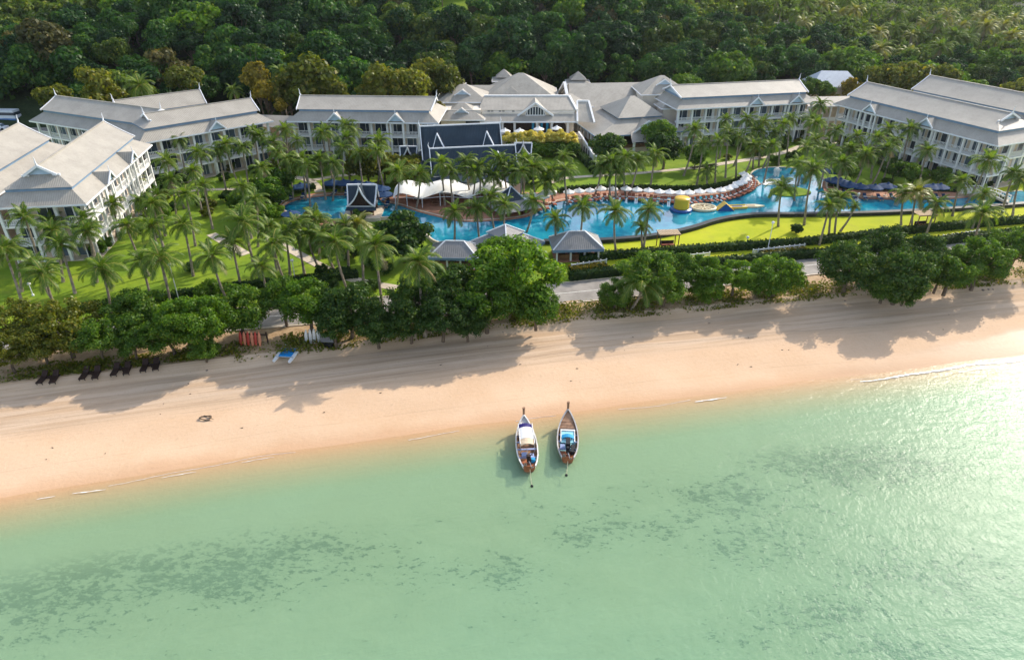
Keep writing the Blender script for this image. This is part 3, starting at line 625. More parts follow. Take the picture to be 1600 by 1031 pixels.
# side gallery of the front range
sg = MB(); sg.poly([(14.9,161.3,8.0),(18.6,160.5,8.0),(18.0,167.5,11.2),(15.2,167.5,11.2)]); roof_obj(sg, 'side_roof', M['roof'], lob)
sb_ = MB(); sb_.beam((15.0,161.2,8.0),(15.3,167.5,11.3),.4,.35); sb_.beam((15.3,167.6,11.3),(18.0,167.6,11.3),.4,.35); sb_.beam((18.0,167.6,11.3),(18.8,160.4,8.0),.4,.35); sb_.build('ridge_cap', M['white'], lob)
# big two-tier dining hall to the right front, axis turned
dh = thing('dining_hall', 'large open-sided dining hall with two-tier hipped roof and blue louvred gable', 'building', (28.1,167.0,2.0), R(14))
def tier(parent, L, W, z0, z1, l1, w1, nm='skirt_roof'):
    mb = MB(); frustum(mb, rect_ring(L, W, z0), rect_ring(l1, w1, z1)); return roof_obj(mb, nm, M['roof'], parent)
dr = [(-12.2,-9.9,4.3),(10.4,-9.9,4.3),(10.4,6.2,4.3),(-12.2,6.2,4.3)]; sk_ = MB(); frustum(sk_, dr, rect_ring(5.3,5.7,6.7)); roof_obj(sk_, 'skirt_roof', M['roof'], dh); stp = MB(); frustum(stp, rect_ring(5.2,5.6,6.65), rect_ring(5.2,5.6,7.1)); stp.build('roof_step', M['bluetrim'], dh)
hip_block(dh, (0,0), 5.7, 6.1, 7.1, 10.6, ridge=.5, fascia=False)
f = MB()
for i in range(4): 
    q = [(a,b,4.18) for a,b,c in dr]; f.beam(q[i], q[(i+1) % 4], .1, .26)
f.build('eave_fascia', M['bluetrim'], dh)
g = MB(); g.poly([(-2.4,-9.2,4.9),(3.0,-9.2,4.9),(.3,-9.2,6.7)]); g.build('gable_panel', M['gable'], dh)
g = MB(); g.poly([(-3.2,-9.6,4.5),(.3,-9.6,6.9),(.3,-5.4,6.9)][::-1]); g.poly([(3.8,-9.6,4.5),(.3,-9.6,6.9),(.3,-5.4,6.9)]); roof_obj(g, 'gable_roof', M['roof'], dh)
g = MB(); g.beam((-3.2,-9.7,4.5),(.3,-9.7,6.95),.16,.34); g.beam((3.8,-9.7,4.5),(.3,-9.7,6.95),.16,.34); g.build('bargeboard', M['trim'], dh)
g = MB(); g.poly([(-4.6,-12.6,3.2),(5.4,-12.6,3.2),(4.6,-9.3,4.7),(-3.8,-9.3,4.7)]); roof_obj(g, 'porch_roof', M['roof'], dh)
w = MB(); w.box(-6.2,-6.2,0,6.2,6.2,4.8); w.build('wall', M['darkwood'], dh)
pb = MB(); pb.box(-11.6,-9.2,-.5,9.4,5.6,1.1); pb.build('base_wall', M['cream'], dh)
cm = MB().box(-.22,-.22,0,.22,.22,3.2).mesh('column', M['white'])
for y in np.linspace(-8.9,5.2,7): put('column', cm, dh, (-11.2,float(y),1.1))
for x in np.linspace(-11.2,9.0,8)[1:]: put('column', cm, dh, (float(x),-8.9,1.1))
cm = MB().box(-.22,-.22,0,.22,.22,3.1).mesh('porch_column', M['white'])
for x in (-3.8,-.2,4.4): put('porch_column', cm, dh, (x,-11.9,0))
rl = MB(); rl.box(-11.6,-9.2,1.1,-11.45,5.6,1.9); rl.box(-11.6,-9.2,1.1,9.4,-9.05,1.9); rl.build('terrace_railing', M['wood'], dh)
sw = thing('garden_ramp_wall', 'white wall with small arched openings descending beside the dining hall', 'wall', (0,0,0))
p0, p1 = Vector((15.4,161.0)), Vector((17.9,150.0)); mb = MB(); nn = Vector((-(p1-p0).y,(p1-p0).x)).normalized()*.2
for s in (-1, 1):
    q = [(p0+nn*s,1.8),(p1+nn*s,1.8),(p1+nn*s,3.6),(p0+nn*s,5.9)]; q = [(a.x,a.y,z) for a, z in q]; mb.poly(q if s < 0 else q[::-1])
mb.poly([(*(p0-nn),5.9),(*(p1-nn),3.6),(*(p1+nn),3.6),(*(p0+nn),5.9)]); mb.poly([(*(p1-nn),1.8),(*(p1+nn),1.8),(*(p1+nn),3.6),(*(p1-nn),3.6)]); mb.build('wall_body', M['white'], sw)
for t in (.3,.45,.6,.75):
    c = p0.lerp(p1, t)-nn*1.08; d = (p1-p0).normalized(); pts = arch_pts(0, 2.3, .8, 1.5, 6); mb = MB(); mb.poly([(c.x+d.x*a, c.y+d.y*a, b) for a, b in pts][::-1]); mb.build('arched_opening', M['dark'], sw)

# ---- dark slate halls
def slate_hall(label, A, B, zr, drop, runf, base=2.0, splits=(), tails=True, walls=True):
    A = Vector((*A, zr)); B = Vector((*B, zr)); d = (B-A).normalized(); n = Vector((d.y, -d.x, 0)); L = (B-A).length
    r = thing('slate_hall', label, 'building', (0,0,0)); mb = MB(); ts = [0,.35,.7,1.0]
    def pr(P, s, t): 
        q = P + n*s*runf*(t*.8+.2*t*t) ; return (q.x, q.y, zr-drop*(t*1.15-.15*t*t))
    for s in (1, -1):
        for a, b in zip(ts[:-1], ts[1:]):
            q = [pr(A,s,b), pr(B,s,b), pr(B,s,a), pr(A,s,a)]; mb.poly(q if s > 0 else q[::-1])
    roof_obj(mb, 'roof', M['slate'], r)
    gp = MB(); 
    for P, sg in ((A+d*.4,-1), (B-d*.4,1)):
        q = [pr(P,1,1), pr(P,-1,1), (P.x,P.y,zr)]; gp.poly(q if sg > 0 else q[::-1])
    gp.build('gable_panel', M['darkwood'], r)
    vb = MB()
    for P in (A, B):
        for s in (1, -1):
            for a, b in zip(ts[:-1], ts[1:]): vb.beam(Vector(pr(P,s,a))+Vector((0,0,.05)), Vector(pr(P,s,b))+Vector((0,0,.05)), .17, .24)
    vb.build('bargeboard', M['trim'], r); rc = MB(); rc.beam(A+Vector((0,0,.08)), B+Vector((0,0,.08)), .2, .24); rc.build('ridge_cap', M['trim'], r)
    if tails:
        for P, sg in ((A,-1),(B,1)):
            fm = MB(); fm.tube([P, P+d*sg*.25+Vector((0,0,.7)), P+d*sg*.1+Vector((0,0,1.3))], [.14,.09,.03], 5); fm.build('finial', M['trim'], r)
    # lower pent skirt and white walls
    z1 = zr-drop; sk = MB(); e0 = A-d*1.2; e1 = B+d*1.2
    for s in (1, -1):
        i0 = A+n*s*(runf-.4); i1 = B+n*s*(runf-.4); o0 = e0+n*s*(runf+2.0); o1 = e1+n*s*(runf+2.0)
        q = [(o0.x,o0.y,z1-1.5),(o1.x,o1.y,z1-1.5),(i1.x,i1.y,z1-.25),(i0.x,i0.y,z1-.25)]; sk.poly(q if s > 0 else q[::-1])
    for P, E, sg in ((A,e0,-1),(B,e1,1)):
        a1 = P+n*(runf-.4); a2 = P-n*(runf-.4); o1 = E+n*(runf+2.0); o2 = E-n*(runf+2.0)
        q = [(o1.x,o1.y,z1-1.5),(o2.x,o2.y,z1-1.5),(a2.x,a2.y,z1-.25),(a1.x,a1.y,z1-.25)]; sk.poly(q if sg > 0 else q[::-1])
    roof_obj(sk, 'skirt_roof', M['slate'], r)
    w = MB(); c = (A+B)/2; ang = math.atan2(d.y, d.x); Mx = Matrix.Translation((c.x,c.y,0)) @ Matrix.Rotation(ang,4,'Z'); w.box(-L/2+.3,-runf+.2,base,L/2-.3,runf-.2,z1-.2,Mx); w.build('wall', M['white'], r)
    # valley gables lying on the front slope, edged in white
    for t, hgt in splits:
        P = A.lerp(B, t); tb = .25; apex = Vector(pr(P,1,tb))+Vector((0,0,.45))+n*.25
        ft = Vector(pr(P+d*1.7,1,tb+.62))+Vector((0,0,.3)); fl = Vector(pr(P-d*1.5,1,tb+.62))+Vector((0,0,.2)); g = MB(); bk = Vector(pr(P,1,.05))
        g.poly([fl, ft, apex]); g.poly([ft, Vector(pr(P+d*1.4,1,.5)), bk, apex]); g.poly([apex, bk, Vector(pr(P-d*1.4,1,.5)), fl]); go = roof_obj(g, 'small_gable', M['slate'], r)
        v = MB(); v.beam(apex+n*.1, ft+n*.1, .2, .22); v.build('bargeboard', M['trim'], go)
        v = MB(); v.beam(apex+n*.1, fl+n*.1, .1, .1); v.build('bargeboard', M['trim'], go)
    return r
slate_hall('dark slate hall roof with two white gable edges behind another slate hall', (-18.17, 138.13), (-2.44, 140.75), 12.5, 5.6, 4.3, splits=((.2,0),(.82,0)))
slate_hall('front dark slate hall with white ridge, above the row of pool palms', (-15.92, 132.93), (0.63, 135.68), 9.5, 4.2, 3.6, splits=((.78,0),))
mb = thing('service_house', 'low white service building with dark doorways behind the white canopy', 'building', (0,0,0))
q = MB(); q.box(-13.4,126.6,2.0,-6.6,129.6,4.9); q.build('wall', M['white'], mb); q = MB(); q.box(-5.0,126.9,2.0,1.6,129.6,4.9); q.build('wall', M['white'], mb)
q = MB(); q.box(-13.7,126.2,4.9,1.9,129.9,5.15); q.build('roof', M['slate'], mb)
q = MB(); q.box(-10.2,126.5,2.0,-9.0,126.58,4.2); q.build('doorway', M['dark'], mb); q = MB(); q.box(-6.5,127.6,2.0,-5.1,127.7,4.6); q.build('doorway', M['dark'], mb)

def sala(label, x, y, z, s=1.0, rz=0, base='deck', gablem='darkwood', posts=True, zroof=0.0):
    """Thai pavilion: cross ridge plus a swooping front gable edged in white"""
    r = thing('thai_pavilion', label, 'pavilion', (x, y, z), rz)
    zr = 4.6*s+zroof; ze = 1.9*s+zroof; hw = 2.45*s; 
    if base == 'deck':
        b = MB(); b.box(-3.1*s,-3.4*s,-.9,3.1*s,2.6*s,.12); b.build('deck', M['coping'], r)
    rf = MB()
    for sy in (-1, 1):
        pts = [(0, zr), (.7*s, zr-1.15*s), (1.35*s, zr-2.0*s), (2.1*s, ze)]
        for (y0,z0),(y1,z1) in zip(pts[:-1], pts[1:]):
            fl = 1+.04*(zr-z0)/s; fl1 = 1+.04*(zr-z1)/s
            w0 = hw*(1-.10*(zr-z0)/(zr-ze)); w1 = hw*(1-.10*(zr-z1)/(zr-ze))
            q = [(-w1,sy*y1,z1),(w1,sy*y1,z1),(w0,sy*y0,z0),(-w0,sy*y0,z0)]; rf.poly(q if sy < 0 else q[::-1])
    roof_obj(rf, 'cross_roof', M['slate'], r)
    tr = MB(); tr.beam((-hw,0,zr+.05),(hw,0,zr+.05),.24,.24)
    for sx in (-1, 1):
        for sy in (-1, 1):
            a = (sx*hw,0,zr)
            for (y1,z1) in ((.7*s, zr-1.15*s),(1.35*s, zr-2.0*s),(2.1*s, ze)):
                w1 = hw*(1-.10*(zr-z1)/(zr-ze)); b = (sx*w1, sy*y1, z1); tr.beam(a, b, .22, .22); a = b
    tr.build('roof_edging', M['trim'], r)
    # front gable with concave bargeboards
    yf = -2.3*s; ap = zr+.35*s; cv = [(0,ap),(.45*s,ap-1.15*s),(1.0*s,ap-2.05*s),(1.65*s,ap-2.75*s),(2.35*s,ap-3.25*s)]
    g = MB(); g.poly([(-a,yf,b) for a, b in cv[::-1]] + [(a,yf,b) for a, b in cv[1:]]); g.build('front_gable', M[gablem], r)
    fr = MB()
    for sx in (-1, 1):
        for (a0,b0),(a1,b1) in zip(cv[:-1], cv[1:]):
            q = [(sx*a0,yf-.25,b0),(sx*a0,.5,b0),(sx*a1,.5,b1),(sx*a1,yf-.25,b1)]; fr.poly(q if sx < 0 else q[::-1])
    roof_obj(fr, 'gable_roof', M['slate'], r)
    bb = MB()
    for sx in (-1, 1):
        for (a0,b0),(a1,b1) in zip(cv[:-1], cv[1:]): bb.beam((sx*a0,yf-.28,b0+.06),(sx*a1,yf-.28,b1+.06),.2,.24)
    bb.tube([(0,yf-.25,ap-.1),(0,yf-.45,ap+.45),(0,yf-.35,ap+.9)],[.13,.08,.02],5); bb.build('bargeboard', M['trim'], r)
    ps = MB(); ps.poly([(-2.6*s,yf-.7,ap-3.75*s),(2.6*s,yf-.7,ap-3.75*s),(2.3*s,yf+.1,ap-3.2*s),(-2.3*s,yf+.1,ap-3.2*s)]); roof_obj(ps, 'porch_roof', M['slate'], r)
    q = MB(); q.beam((-2.3*s,yf-.05,ap-3.2*s),(2.3*s,yf-.05,ap-3.2*s),.14,.14); q.build('porch_trim', M['trim'], r)
    if posts:
        cm = MB().box(-.13*s,-.13*s,0,.13*s,.13*s,ze).mesh('post', M['wood'])
        for a in (-1.8,1.8):
            for b in (-2.0,1.7): put('post', cm, r, (a*s,b*s,.1))
        w = MB(); w.box(-1.7*s,-1.2*s,.1,1.7*s,1.4*s,ze); w.build('bar_counter', M['darkwood'], r)
    else:
        w = MB(); w.box(-2.0*s,-1.8*s,-3.5,2.0*s,1.8*s,ze+.1); w.build('wall', M['white'], r)
    return r
sala('dark Thai pavilion with swooping white-edged gable standing in the round pool', *(-26.28, 117.51), 2.55, 1.06)
sala('little two-tier Thai gable at the left end of the slate halls', *(-20.96, 139.74), 3.6, .72, posts=False, base='', zroof=1.2)
sala('little white-edged Thai gable at the right end of the front slate hall', *(2.28, 142.40), 3.4, .74, posts=False, base='', zroof=1.3)

# ---------------------------------------------------------------- pool, decks, paths
POOL = [(-41.49, 119.15), (-41.76, 122.54), (-39.69, 125.02), (-36.43, 126.47), (-32.95, 127.21), (-28.61, 126.84), (-25.20, 126.10), (-23.42, 122.54), (-20.56, 121.51), (-17.26, 118.49), (-15.01, 116.86), (-11.17, 114.33), (-8.64, 113.10), (-4.44, 113.41), (0.00, 114.33), (2.94, 115.90), (5.35, 120.15), (8.08, 123.24), (12.66, 125.38), (18.17, 126.10), (24.23, 126.10), (30.21, 125.74), (36.43, 126.47), (41.18, 128.33), (44.69, 129.84), (48.89, 132.17), (49.51, 134.99), (48.71, 137.90), (50.15, 141.36), (52.71, 143.60), (56.53, 144.52), (60.15, 143.60), (61.62, 141.36), (63.33, 136.22), (60.98, 130.23), (61.02, 127.21), (65.11, 125.38), (70.79, 124.66), (77.99, 124.66), (85.00, 125.38), (90.08, 126.84), (101.80, 129.84), (100.31, 123.95), (89.06, 121.17), (78.77, 119.48), (65.13, 117.51), (51.18, 116.86), (44.46, 117.18), (39.54, 115.90), (35.03, 113.72), (31.62, 111.00), (26.68, 108.11), (21.03, 106.16), (15.64, 105.07), (10.41, 104.80), (5.19, 104.53), (-2.06, 103.47), (-10.28, 103.20), (-12.41, 104.00), (-13.97, 106.99), (-15.81, 111.00), (-17.80, 113.72), (-21.37, 115.27), (-25.14, 114.33), (-29.96, 113.41), (-34.71, 114.64), (-39.15, 116.54)]
POOLS = smooth_loop(POOL, 2)
tag(sheet('pool_water', POOLS, 2.46, M['pool'], .5), kind='structure')
def closed_ribbon(name, pts, w, z, m, drop):
    mb = MB(); n = len(pts); off = []
    for i in range(n):
        a = Vector(pts[i-1]); b = Vector(pts[(i+1) % n]); d = (b-a).normalized(); off.append((pts[i][0]+d.y*w, pts[i][1]-d.x*w))
    for i in range(n):
        j = (i+1) % n; a, b, c, d = pts[i], pts[j], off[j], off[i]
        mb.poly([(*a,z),(*b,z),(*c,z),(*d,z)]); mb.poly([(*d,z),(*c,z),(*c,z-drop),(*d,z-drop)]); mb.poly([(*a,z-drop),(*b,z-drop),(*b,z),(*a,z)])
    return mb.build(name, m)
ar = sum(a[0]*b[1]-b[0]*a[1] for a, b in zip(POOLS, POOLS[1:]+POOLS[:1]))
if ar < 0: POOLS = POOLS[::-1]
tag(closed_ribbon('pool_coping', POOLS, .30, 2.58, M['coping'], .7), kind='structure')
near = smooth_line([(99.84, 123.24), (88.86, 120.83), (78.59, 119.15), (64.98, 117.18), (51.07, 116.54), (44.31, 116.70), (39.45, 115.58), (34.96, 113.41), (31.56, 110.71), (26.63, 107.83), (20.99, 105.88), (15.61, 104.80), (10.38, 104.40), (5.18, 104.26)], 2)
tag(ribbon('infinity_edge', near, 1.0, 2.62, M['dark'], .9), kind='structure')
def deck(name, pts, z, m='terr'): return tag(sheet(name, smooth_loop(pts, 1), z, M[m], .5), kind='structure')
deck('pool_deck', [(-42.41, 117.18), (-42.47, 122.54), (-40.08, 126.47), (-35.65, 128.33), (-28.27, 128.33), (-24.47, 127.58), (-22.40, 123.59), (-23.49, 121.51), (-25.32, 125.38), (-28.47, 126.10), (-32.79, 126.47), (-36.26, 125.74), (-39.50, 124.30), (-41.56, 121.85), (-41.30, 118.49), (-38.98, 115.90), (-40.49, 115.27)], 2.53)
deck('pool_deck', [(-23.71, 122.89), (-23.00, 127.58), (-17.25, 128.70), (-12.32, 128.70), (-1.23, 128.33), (3.68, 127.95), (7.36, 127.95), (12.41, 129.84), (18.71, 130.61), (26.13, 130.23), (32.20, 129.46), (38.58, 130.23), (44.55, 133.77), (47.80, 137.90), (49.62, 139.61), (49.13, 134.58), (49.52, 132.57), (44.72, 129.08), (40.98, 127.58), (36.26, 125.74), (30.07, 125.02), (24.11, 125.38), (18.08, 125.38), (12.60, 124.66), (8.04, 122.54), (5.56, 119.48), (3.26, 115.27), (0.00, 113.72), (-4.42, 112.80), (-8.60, 112.50), (-11.12, 113.72), (-14.95, 116.22), (-17.18, 117.83), (-20.46, 120.83)], 2.53)
deck('pool_deck', [(62.82, 136.22), (64.92, 133.77), (66.12, 130.61), (74.12, 129.08), (81.73, 129.46), (87.49, 128.70), (90.91, 127.21), (84.59, 124.66), (77.62, 123.95), (70.46, 123.95), (64.79, 124.66), (60.48, 126.47), (60.23, 130.23)], 2.53)
deck('pool_deck', [(-39.15, 116.54), (-34.63, 114.33), (-29.90, 113.10), (-26.69, 113.72), (-26.17, 111.00), (-32.71, 111.00), (-37.34, 112.80)], 2.53)
tag(sheet('pool_island', smooth_loop([(49.41, 129.08), (51.90, 131.00), (55.66, 131.00), (57.57, 129.08), (56.97, 126.84), (53.05, 125.38), (49.91, 126.10)], 2), 2.62, M['lawn'], .6), kind='structure')
tag(sheet('wading_step', smooth_loop([(49.14, 132.97), (51.44, 136.22), (54.69, 136.64), (53.72, 133.77), (50.28, 131.78)], 2), 2.60, M['white'], .5), kind='structure')
PATHS = [([(-37.30, 129.80), (-39.46, 134.50), (-41.84, 137.79), (-46.23, 139.49), (-52.30, 137.79)], 1.8), ([(-40.58, 136.95), (-36.99, 139.49), (-32.04, 141.22), (-26.84, 142.10)], 1.4), ([(-40.17, 106.55), (-34.27, 100.77), (-30.37, 96.88), (-26.75, 93.44), (-22.23, 90.19), (-16.37, 88.12)], 1.6),
         ([(7.73, 135.31), (10.51, 138.63), (19.92, 140.35), (28.18, 142.10), (38.28, 145.25), (44.47, 148.05)], 1.3), ([(38.28, 145.25), (45.98, 148.53), (54.14, 152.43), (63.03, 157.56), (70.05, 164.69), (76.93, 170.57)], 1.7), ([(4.30, 153.43), (6.85, 145.71), (8.11, 137.79)], 1.6), ([(-50.31, 108.22), (-45.38, 103.34), (-41.62, 99.78)], 1.6), ([(-65.90, 129.80), (-59.02, 131.33), (-50.23, 131.33)], 1.2)]
for p, w in PATHS: tag(ribbon('path', smooth_line(p, 2), w, 2.05, M['path'], .2), kind='structure')

# ---------------------------------------------------------------- foliage builders
def leaf_mesh(name, C, N, S, m, aspect=1.6, seed=0, bend=.18):
    """diamond leaves: centres C, normals N, sizes S"""
    rs = np.random.RandomState(seed); n = len(C); N = N/np.linalg.norm(N, axis=1, keepdims=True)
    r = rs.normal(size=(n,3)); U = np.cross(N, r); U /= np.linalg.norm(U, axis=1, keepdims=True)+1e-9; V = np.cross(N, U)
    S = S[:,None]; a = C-U*S*aspect*.5; b = C+V*S*.5+N*S*bend; c = C+U*S*aspect*.5; d = C-V*S*.5+N*S*bend
    co = np.stack([a,b,c,d], 1).reshape(-1,3)
    me = bpy.data.meshes.new(name); me.vertices.add(4*n); me.vertices.foreach_set('co', co.astype(np.float32).ravel())
    me.loops.add(4*n); me.loops.foreach_set('vertex_index', np.arange(4*n, dtype=np.int32)); me.polygons.add(n)
    me.polygons.foreach_set('loop_start', np.arange(0,4*n,4,dtype=np.int32)); 
    try: me.polygons.foreach_set('loop_total', np.full(n,4,dtype=np.int32))
    except Exception: pass
    at = me.attributes.new('tint','FLOAT','FACE'); at.data.foreach_set('value', rs.rand(n).astype(np.float32))
    me.materials.append(m); me.update(calc_edges=True); me.validate(); return me
def crown_points(seed, Rx, Rz, nclump, nleaf, cr=(.26,.42), up=.35, flat=0.0, hang=0.0):
    rs = np.random.RandomState(seed); cl = []
    while len(cl) < nclump:
        p = rs.uniform(-1,1,3)
        if np.linalg.norm(p) > 1 or p[2] < -.75+flat*.5: continue
        if np.linalg.norm(p) < .35: continue
        p = p*np.array([Rx,Rx,Rz])*.78; cl.append((*p, rs.uniform(*cr)*min(Rx, Rz*1.3)*(.8 if p[2] > Rz*.3 else 1)))
    cl = np.array(cl); w = cl[:,3]**2; k = rs.choice(len(cl), nleaf, p=w/w.sum())
    d = rs.normal(size=(nleaf,3)); d[:,2] += up; d /= np.linalg.norm(d, axis=1, keepdims=True)
    rr = cl[k,3:4]*(rs.uniform(.35,1.22,(nleaf,1))); off = d*rr; off[:,2] *= .72
    C = cl[k,:3]+off; N = d + rs.normal(size=(nleaf,3))*.45; N[:,2] += .25; return C, N, cl
def make_crown(seed, m, Rx, Rz, nclump, nleaf, ls, **kw):
    C, N, cl = crown_points(seed, Rx, Rz, nclump, nleaf, **kw); rs = np.random.RandomState(seed+99)
    return leaf_mesh('crown', C, N, ls*rs.uniform(.65,1.35,nleaf), m, 1.5, seed), cl
def make_trunk(cl, hc, r0, seed, nl=9, m=None):
    rs = np.random.RandomState(seed); mb = MB(); top = (rs.uniform(-.3,.3), rs.uniform(-.3,.3), hc*.55)
    mb.tube([(0,0,-.5),(.1,0,hc*.25),top], [r0*1.25,r0*.95,r0*.75], 7)
    order = rs.permutation(len(cl))[:nl]
    for i in order:
        c = cl[i]; e = (c[0]*.85, c[1]*.85, hc+c[2]*.8); midp = ((top[0]+e[0])*.5+rs.uniform(-.3,.3), (top[1]+e[1])*.5, top[2]*.45+e[2]*.55-.2)
        mb.tube([top, midp, e], [r0*.5, r0*.3, r0*.1], 5)
    return mb.mesh('trunk', m or M['bark'])
TREES = {}
def tree_kind(key, seed, m, Rx, Rz, hc, nclump, nleaf, ls, r0=.22, **kw):
    me, cl = make_crown(seed, M[m], Rx, Rz, nclump, nleaf, ls, **kw)
    TREES.setdefault(key, []).append((me, make_trunk(cl, hc, r0, seed), hc, Rx))
def plant_tree(key, x, y, R_, label, group=None, hc=None, variant=None, name='broadleaf_tree', cat='tree', z=None):
    v = TREES[key][variant if variant is not None else rnd.randrange(len(TREES[key]))]; me, tk, h0, r0 = v
    s = R_/r0; sz = s*rnd.uniform(.92,1.08); z = gz(x,y) if z is None else z
    t = thing(name, label, cat, (x,y,z), rnd.uniform(0,6.28), group)
    hh = (hc if hc is not None else h0*s)
    c = put('crown', me, t, (0,0,hh)); c.scale = (s,s,sz); k = put('trunk', tk, t); k.scale = (s,s,hh/h0); return t

# large beach trees, fine leaves
for i in range(3):
    tree_kind('beach', 20+i, 'l_green', 4.6, 3.4, 4.6, 64, 13000, .20, .24, up=.4, cr=(.12,.26))
    tree_kind('beachbright', 40+i, 'l_bright', 4.6, 3.4, 4.6, 64, 13000, .20, .24, up=.4, cr=(.12,.26))
    tree_kind('beacholive', 60+i, 'l_olive', 4.6, 3.0, 4.4, 52, 9500, .19, .22, up=.4, cr=(.12,.26))
    tree_kind('beachdark', 80+i, 'l_dark', 4.6, 3.4, 4.6, 64, 13000, .20, .24, up=.4, cr=(.12,.26))
for i in range(3):
    tree_kind('dome', 100+i, 'l_dark', 4.8, 3.6, 4.6, 44, 7000, .42, .3, up=.6, cr=(.22,.32))
    tree_kind('garden', 120+i, 'l_green', 4.0, 3.4, 4.4, 26, 5000, .42, .2)
    tree_kind('gardenbright', 180+i, 'l_bright', 4.0, 3.4, 4.4, 30, 6500, .34, .2, cr=(.16,.34))
    tree_kind('olive', 140+i, 'l_olive', 4.4, 3.4, 4.6, 26, 5000, .45, .22)
    tree_kind('gold', 160+i, 'l_gold', 3.4, 2.8, 3.6, 20, 3200, .42, .18)
for i in range(4):
    tree_kind('f_dark', 200+i, 'lf_dark', 5.2, 4.6, 7.0, 32, 6500, .44, .3, cr=(.16,.42), up=.5)
    tree_kind('f_green', 220+i, 'lf_green', 5.2, 4.2, 6.6, 32, 6500, .44, .3, cr=(.16,.42), up=.5)
for i in range(3):
    tree_kind('f_bright', 320+i, 'l_bright', 5.0, 4.0, 6.4, 30, 5500, .44, .3, cr=(.16,.42), up=.5)
    tree_kind('f_olive', 240+i, 'lf_olive', 5.0, 4.2, 6.4, 30, 6500, .44, .3, cr=(.16,.42), up=.5)
    tree_kind('f_brown', 260+i, 'l_brown', 4.8, 4.8, 7.2, 30, 4800, .44, .3, cr=(.16,.42), up=.3)
    tree_kind('f_tall', 280+i, 'lf_green', 3.8, 6.4, 8.6, 32, 6500, .44, .3, cr=(.16,.42), up=.4)

# coconut palms
def frond_mesh(seed, L=3.3, e0=.5, droop=1.5, m='palm', nl=25, wid=.115, leafdown=.45):
    rs = np.random.RandomState(seed); mb = MB(); n = 9; pts = []; x = z = 0.0; ang = e0
    for i in range(n+1):
        pts.append(Vector((x, 0, z))); st = L/n; x += st*math.cos(ang); z += st*math.sin(ang); ang -= droop/n*(.5+1.0*i/n)
    def at(s):
        k = min(int(s*n), n-1); f = s*n-k; return pts[k].lerp(pts[k+1], f), (pts[k+1]-pts[k]).normalized()
    tint = []
    for k in range(n):
        w0 = .07*(1-k/n)+.012; w1 = .07*(1-(k+1)/n)+.012
        mb.poly([pts[k]+Vector((0,-w0,0)), pts[k+1]+Vector((0,-w1,0)), pts[k+1]+Vector((0,w1,.01)), pts[k]+Vector((0,w0,.01))]); tint.append(.95)
    for sgn in (-1, 1):
        for i in range(nl):
            s = .10+.89*i/(nl-1); p, t = at(min(.999, s)); up = Vector((-t.z,0,t.x)); ln = L*.30*(math.sin(math.pi*(.16+.80*s))**.8)*rs.uniform(.85,1.1)
            d = (Vector((0,sgn,0))*.82 + t*(.42+.5*s) + up*.12); d.normalize(); dn = Vector((0,0,-1))*leafdown*rs.uniform(.7,1.5)
            a = p; mid_ = p + d*ln*.5 + dn*ln*.22; e = p + d*ln*.92 + dn*ln*.75; w = t*wid*.5
            mb.poly([a-w*.7, mid_-w, mid_+w, a+w*.7] if sgn < 0 else [a+w*.7, mid_+w, mid_-w, a-w*.7]); mb.poly([mid_-w, e, mid_+w] if sgn < 0 else [mid_+w, e, mid_-w]); k_ = rs.uniform(0,.8); tint += [k_, k_]
    me = mb.mesh('frond', M[m]); at_ = me.attributes.new('tint','FLOAT','FACE'); at_.data.foreach_set('value', tint); return me
FR = {}
for m in ('palm','palmyellow'):
    FR[m] = [frond_mesh(1, 2.4, 1.25, 1.1, m, 22), frond_mesh(2, 3.1, .95, 2.0, m), frond_mesh(3, 3.2, .55, 2.1, m), frond_mesh(4, 3.1, .15, 1.9, m), frond_mesh(5, 2.8, -.35, 1.2, m, 24, .11, .9)]
DEAD = frond_mesh(9, 2.8, -.6, .9, 'deadpalm', 18, .08, .9)
def crown_layout(seed, n=21):
    rs = np.random.RandomState(seed); out = []
    for i in range(n):
        t = i/(n-1); k = 0 if t < .12 else 1 if t < .34 else 2 if t < .60 else 3 if t < .84 else 4
        out.append((k, i*2.39996+rs.uniform(-.35,.35), rs.uniform(-.14,.14), rs.uniform(.85,1.12)))
    return out
def joined_crown(seed, m, n=21, dead=2):
    V = []; F = []; T = []; mi = []; off = 0; lay = [(FR[m][k], a, p, s, 0) for k, a, p, s in crown_layout(seed, n)]
    rs = np.random.RandomState(seed+5); lay += [(DEAD, rs.uniform(0,6.28), 0, rs.uniform(.8,1), 1) for _ in range(dead)]
    for me, a, p, s, mm in lay:
        co = np.empty(len(me.vertices)*3); me.vertices.foreach_get('co', co); co = co.reshape(-1,3)*s
        Mx = np.array((Matrix.Rotation(a,3,'Z') @ Matrix.Rotation(p,3,'Y'))); V.append(co @ Mx.T)
        F += [tuple(v+off for v in q.vertices) for q in me.polygons]; tt = np.empty(len(me.polygons)); me.attributes['tint'].data.foreach_get('value', tt); T.append(tt); mi += [mm]*len(me.polygons); off += len(co)
    me = bpy.data.meshes.new('crown'); me.from_pydata(np.concatenate(V).tolist(), [], F); me.materials.append(M[m]); me.materials.append(M['deadpalm'])
    me.polygons.foreach_set('material_index', mi); at = me.attributes.new('tint','FLOAT','FACE'); at.data.foreach_set('value', np.concatenate(T)); me.update(); return me
PC = {m: [joined_crown(300+i, m, 20+i % 3, 1+i % 3) for i in range(6)] for m in ('palm','palmyellow')}
def palm_trunk(seed, h, lx, ly):
    mb = MB(); P = []; Rr = []; n = 7
    for i in range(n+1):
        t = i/n; P.append((lx*(t-1)**2*1.0, ly*(t-1)**2, h*t-(.3 if i == 0 else 0))); Rr.append(.20-.08*t if i else .27)
    mb.tube(P, Rr, 7); return mb.mesh('trunk', M['trunk'])
